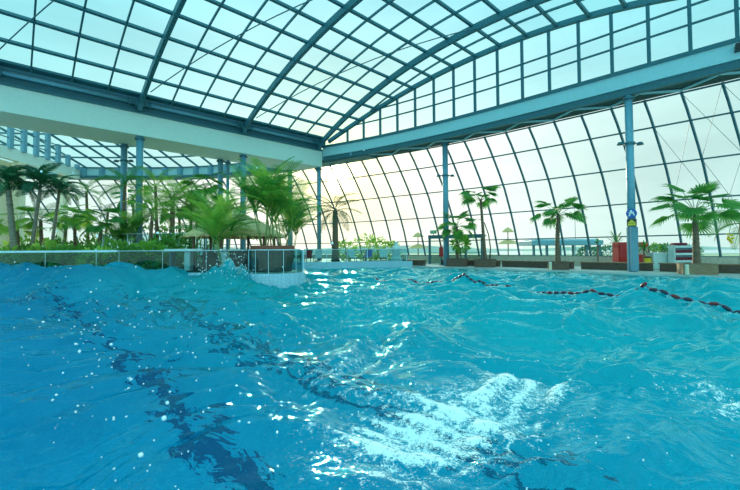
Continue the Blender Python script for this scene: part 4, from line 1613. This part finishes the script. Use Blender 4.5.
# white covered sculpture by the far corner
x, y = at_px(396, 34.6)
e_ = empty('covered_statue', (x, y, ISL), 'white draped figure standing behind the balustrade at the far corner', 'statue')
MB().lathe((0, 0, 0), [(0, 0), (0.55, 0), (0.55, 0.25), (0.46, 0.3), (0, 0.3)], 20).obj('pedestal', M['whitepaint'], e_)
MB().lathe((0, 0, 0.3), [(0.4, 0), (0.36, 0.35), (0.42, 0.7), (0.34, 1.0), (0.16, 1.12), (0.15, 1.25), (0.16, 1.36), (0.08, 1.46), (0, 1.48)], 20).obj('drape', M['counter'], e_, smooth=True)

# ================================================================== LEFT SIDE PLANTING
# bay planter with areca palms
PC = (-4.75, 18.75)
e_ = empty('round_planter', (PC[0], PC[1], ISL), 'round red brown planter tub inside the glass bay', 'planter')
MB().lathe((0, 0, 0), [(0, 0), (0.92, 0), (1.0, 1.0), (1.0, 1.0)], 30).obj('tub', M['planter'], e_)
MB().lathe((0, 0, 1.0), [(0.98, 0), (1.04, 0.0), (1.04, 0.24), (0.94, 0.24), (0.94, 0.1), (0, 0.1)], 30).obj('rim', M['redwood'], e_)


def areca(x, y, z0, n, h, label, seed, fs=1.15, spread=0.35, leafk='leaf_light'):
    rs = random.Random(seed)
    e_ = empty('areca_palm', (x, y, z0), label, 'palm', 'areca palms around the bay')
    for i in range(n):
        a = rs.uniform(0, 2 * PI)
        hh = h * rs.uniform(0.5, 1.0)
        bx_, by_ = spread * 0.4 * math.cos(a), spread * 0.4 * math.sin(a)
        tx, ty = spread * 1.5 * math.cos(a), spread * 1.5 * math.sin(a)
        MB().tube([(bx_, by_, 0), (bx_ * 0.5 + tx * 0.5, by_ * 0.5 + ty * 0.5, hh * 0.5), (tx, ty, hh)], [0.035, 0.03, 0.022], 7).obj('cane', M['cane'], e_, smooth=True)
        for k in range(7):
            az = a + 0.95 * k + rs.uniform(-0.4, 0.4)
            el = rs.uniform(0.25, 1.3)
            lk = leafk if rs.random() < 0.65 else 'leaf'
            inst('frond', FEATHER[lk][rs.randrange(3)], e_, (tx, ty, hh - 0.05), Euler((rs.uniform(-0.4, 0.4), -el, az), 'XYZ'), fs * rs.uniform(0.75, 1.1))
    return e_


areca(PC[0] - 0.35, PC[1] - 0.1, ISL + 1.05, 5, 2.5, 'tall areca palm on the left side of the round planter', 51, 1.35)
areca(PC[0] + 0.45, PC[1] + 0.15, ISL + 1.05, 5, 2.3, 'tall areca palm on the right side of the round planter', 52, 1.3)
areca(PC[0], PC[1] + 0.35, ISL + 1.05, 3, 2.9, 'highest areca palm at the rear of the round planter', 53, 1.2)
areca(px(226, 18.6), 18.6, ISL, 5, 2.3, 'areca palm between the thatched bar and the round planter', 58, 1.3)
areca(px(291, 34), 34.0, ISL, 5, 4.2, 'large areca palm far behind the bay beside the corner column', 54, 1.7)
areca(px(196, 27), 27.0, ISL, 5, 3.6, 'areca palm behind the thatched bar at its left', 55, 1.2)
areca(px(218, 26), 26.0, ISL, 5, 3.9, 'areca palm rising directly behind the thatched bar roof', 56, 1.2)
areca(px(118, 24.5), 25.5, ISL, 4, 3.0, 'areca palm just left of the close column pair', 57, 1.2)

# thatched bar
TX, TY = px(236, 22), 22.0
e_ = empty('thatched_bar', (TX, TY, ISL), 'round thatched bar hut with a shaggy straw roof behind the bay', 'hut')
rs_ = random.Random(9)
th_ = MB()
th_.lathe((0, 0, 0), [(2.75, 1.75), (2.72, 1.9), (1.6, 2.55), (0.4, 3.15), (0.0, 3.3)], 36)
for i in range(420):
    a = rs_.uniform(0, 2 * PI)
    rr = rs_.uniform(1.0, 2.8)
    zz = 1.85 + (2.75 - rr) * 0.6
    o0 = Vector((math.cos(a), math.sin(a), 0))
    tn = Vector((-math.sin(a), math.cos(a), 0)) * 0.07
    c0 = o0 * rr + Vector((0, 0, zz + 0.03))
    c1 = o0 * (rr + rs_.uniform(0.15, 0.35)) + Vector((0, 0, zz - rs_.uniform(0.15, 0.32)))
    th_.add([c0 - tn, c0 + tn, c1 + tn * 0.4, c1 - tn * 0.4], [(0, 1, 2, 3)])
th_.obj('thatch_roof', M['thatch'], e_)
for i in range(6):
    a = PI / 6 + i * PI / 3
    MB().tube([(2.2 * math.cos(a), 2.2 * math.sin(a), 0), (2.2 * math.cos(a), 2.2 * math.sin(a), 2.1)], 0.08, 8).obj('post', M['bark'], e_)
MB().lathe((0, 0, 0), [(1.75, 0), (1.75, 1.0), (1.55, 1.0), (1.55, 0)], 30).obj('counter_wall', M['bench'], e_)
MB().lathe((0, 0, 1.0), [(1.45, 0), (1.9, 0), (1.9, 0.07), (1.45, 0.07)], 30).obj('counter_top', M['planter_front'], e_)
# white service slab at the bar's left and lit pillars
x, y = at_px(186, 19.6)
e_ = empty('side_counter', (x, y, ISL), 'pale slab counter on a white pillar left of the thatched bar', 'counter')
MB().box((0, 0, 1.05), (1.9, 0.7, 0.14)).obj('slab', M['counter'], e_, bevel=0.02)
MB().box((0.15, 0, 0.49), (0.28, 0.4, 0.98)).obj('pillar', M['whitepaint'], e_)
MB().box((-0.7, 0, 0.49), (0.12, 0.4, 0.98)).obj('leg', M['steel'], e_)
x, y = at_px(224.5, 19.2)
e_ = empty('white_pillar', (x, y, ISL), 'small white pillar behind the barrier below the thatched roof', 'pillar')
MB().box((0, 0, 0.45), (0.26, 0.26, 0.9)).obj('shaft', M['whitepaint'], e_, bevel=0.01)
MB().box((0, 0, 0.93), (0.34, 0.34, 0.06)).obj('cap', M['whitepaint'], e_)
# bar stools and red seat near the sun palm
for i, (xp, d, lab) in enumerate(((203, 19.8, 'first bar stool left of the thatched bar counter'), (213, 19.7, 'second bar stool in front of the thatched bar counter'))):
    x, y = at_px(xp, d)
    s_ = empty('bar_stool', (x, y, ISL), lab, 'stool', 'bar stools')
    MB().lathe((0, 0, 0.72), [(0, 0), (0.19, 0), (0.2, 0.06), (0, 0.07)], 18).obj('seat', M['black'], s_)
    for k in range(4):
        a = PI / 4 + k * PI / 2
        MB().tube([(0.2 * math.cos(a), 0.2 * math.sin(a), 0), (0.12 * math.cos(a), 0.12 * math.sin(a), 0.72)], 0.018, 6).obj('leg', M['bark'], s_)


def lounge_chair(x, y, m, label, rz):
    c = empty('lounge_chair', (x, y, ISL), label, 'lounge chair', 'lounge chairs beyond the balustrade', rz=rz)
    MB().box((0, -0.35, 0.36), (0.62, 1.1, 0.08)).obj('seat', M[m], c, bevel=0.02)
    MB().box((0, 0.42, 0.70), (0.62, 0.08, 0.85), mtx=Matrix.Rotation(-0.45, 3, 'X')).obj('backrest', M[m], c, bevel=0.02)
    for sx in (-1, 1):
        for yy_ in (-0.8, 0.15):
            MB().box((0.27 * sx, yy_, 0.16), (0.05, 0.05, 0.32)).obj('leg', M['steel_dark'], c)


for i, (xp, d, m_, lab) in enumerate(((307, 33.2, 'red', 'red lounge chair behind the balustrade left of the backlit palm'), (318, 34.0, 'counter', 'pale lounge chair right beside the red lounge chair'),
                                      (352, 35.2, 'counter', 'pale lounge chair just right of the backlit palm trunk'), (368, 35.8, 'blue', 'blue lounge chair in the middle of the far row'), (383, 36.3, 'counter', 'pale lounge chair left of the draped figure'))):
    x, y = at_px(xp, d)
    lounge_chair(x, y, m_, lab, 0.2 * (i % 3 - 1))

# left palms with drooping dark heads
for i, (xp, d, topy, lean, r, nf, fs_, lab) in enumerate((
        (12, 19.8, 190, (-0.5, 0), 0.16, 12, 1.0, 'dark drooping palm cut off by the left edge of the view'),
        (34, 20.6, 190, (0.55, 0), 0.11, 13, 0.95, 'dark drooping palm with a leaning thin trunk near the left edge'),
        (52, 22.0, 195, (0.35, 0.2), 0.10, 12, 0.85, 'dark drooping palm with the second leaning trunk from the left edge'))):
    x, y = at_px(xp, d)
    h = (253.0 - topy) / 385 * d + EYE - ISL
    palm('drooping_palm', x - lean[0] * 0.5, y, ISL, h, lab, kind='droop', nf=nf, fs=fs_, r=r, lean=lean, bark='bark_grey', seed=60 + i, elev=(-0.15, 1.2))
# slimmer palms behind
for i, (xp, d, topy, fs_, kd, lk, lab) in enumerate((
        (89, 31.0, 194, 0.9, 'feather', 'leaf', 'slim feather palm between the cream pillars and the column pair'),
        (104, 33.0, 214, 0.8, 'feather', 'leaf_dark', 'low feather palm left of the close column pair'),
        (76, 27.0, 217, 0.8, 'fan', 'leaf_light', 'pale green fan palm in front of the cream pillar'),
        (121, 27.0, 186, 1.15, 'feather', 'leaf', 'tall feather palm directly left of the column pair'),
        (158, 28.0, 188, 1.1, 'feather', 'leaf_light', 'tall sunlit feather palm right of the column pair'),
        (170, 30.0, 205, 1.0, 'feather', 'leaf', 'feather palm between the column pair and the thatched bar'),
        (180, 33.0, 212, 1.1, 'fan', 'leaf', 'fan palm left of the thatched bar near the facade'),
        (63, 30.0, 222, 0.8, 'fan', 'leaf', 'low fan palm behind the leaning palms at left'),
        (134, 34.0, 200, 1.0, 'fan', 'leaf', 'fan palm seen between the two columns of the pair'),
        (20, 23.5, 226, 0.9, 'fan', 'leaf_light', 'bright low fan palm between the first two drooping palms'),
        (43, 24.5, 222, 0.9, 'feather', 'leaf', 'low feather palm between the two leaning trunks'),
        (98, 24.0, 226, 0.9, 'fan', 'leaf', 'low fan palm just behind the barrier left of the column pair'),
        (148, 24.5, 212, 1.0, 'feather', 'leaf_light', 'bright feather palm close behind the right column of the pair'),
        (172, 25.5, 198, 1.15, 'feather', 'leaf_light', 'bright feather palm left of the thatched roof edge'),
        (190, 30.0, 194, 1.2, 'feather', 'leaf', 'dark feather palm above the left eave of the thatched bar'),
        (206, 31.0, 190, 1.2, 'fan', 'leaf', 'fan palm above the thatched bar near the rear columns'))):
    x, y = at_px(xp, d)
    h = (253.0 - topy) / 385 * d + EYE - ISL
    palm('garden_palm', x, y, ISL, h, lab, kind=kd, leafk=lk, nf=13, fs=fs_, r=0.13, seed=80 + i, elev=(-0.6, 0.95), lean=(random.uniform(-0.3, 0.3), 0))
# shrubs along the barrier
labs = ['far left', 'left']
spots = [(4, 19.6, 0.9, 1.1), (20, 20.4, 0.9, 1.3), (36, 19.5, 0.8, 1.0), (52, 20.6, 1.0, 1.4), (68, 19.8, 0.9, 1.2), (84, 21.4, 1.0, 1.3), (99, 20.2, 0.85, 1.1), (113, 22, 1.0, 1.6), (127, 20.6, 0.8, 1.1),
         (150, 21.4, 0.9, 1.5), (164, 22.6, 1.0, 1.9), (176, 24, 1.0, 2.0), (30, 26, 1.5, 2.0), (58, 27, 1.4, 1.9), (95, 29, 1.5, 2.2), (112, 30, 1.4, 2.4), (150, 31, 1.7, 3.4), (172, 32, 1.7, 3.2), (195, 33, 1.6, 3.0)]
words_ = ['under the palm at the left edge', 'behind the barrier left of the leaning palm', 'at the foot of the leaning palm', 'at the foot of the second leaning palm', 'below the pale green fan palm', 'below the slim feather palm',
          'left of the tall feather palm near the barrier', 'at the foot of the tall feather palm', 'in front of the column pair', 'just right of the column pair', 'left of the pale slab counter', 'behind the pale slab counter',
          'by the cream wall at far left', 'in front of the first cream pillar', 'behind the slim feather palm', 'left behind the column pair', 'big one right behind the column pair', 'big one near the facade left of the bar', 'big one near the facade behind the bar']
for i, ((xp, d, R, h), wd_) in enumerate(zip(spots, words_)):
    x, y = at_px(xp, d)
    bush(x, y, ISL, R, h, 'leafy green shrub ' + wd_, 100 + i, 'bush' if i % 3 else 'leaf_light', 360, 0.34, group='shrubs behind the glass barrier')
for i, (xp, d, R, h, lab) in enumerate(((346, 36.5, 0.9, 1.9, 'low shrub right of the backlit palm near the facade'), (366, 37.5, 1.2, 2.6, 'yellow green shrub near the facade in the sun'), (376, 38.2, 0.9, 2.4, 'taller shrub left of the draped figure'), (391, 37.5, 0.7, 1.8, 'small dark shrub behind the draped figure'))):
    x, y = at_px(xp, d)
    bush(x, y, ISL, R, h, lab, 150 + i, 'leaf_light', 260, 0.34, group='shrubs near the facade')
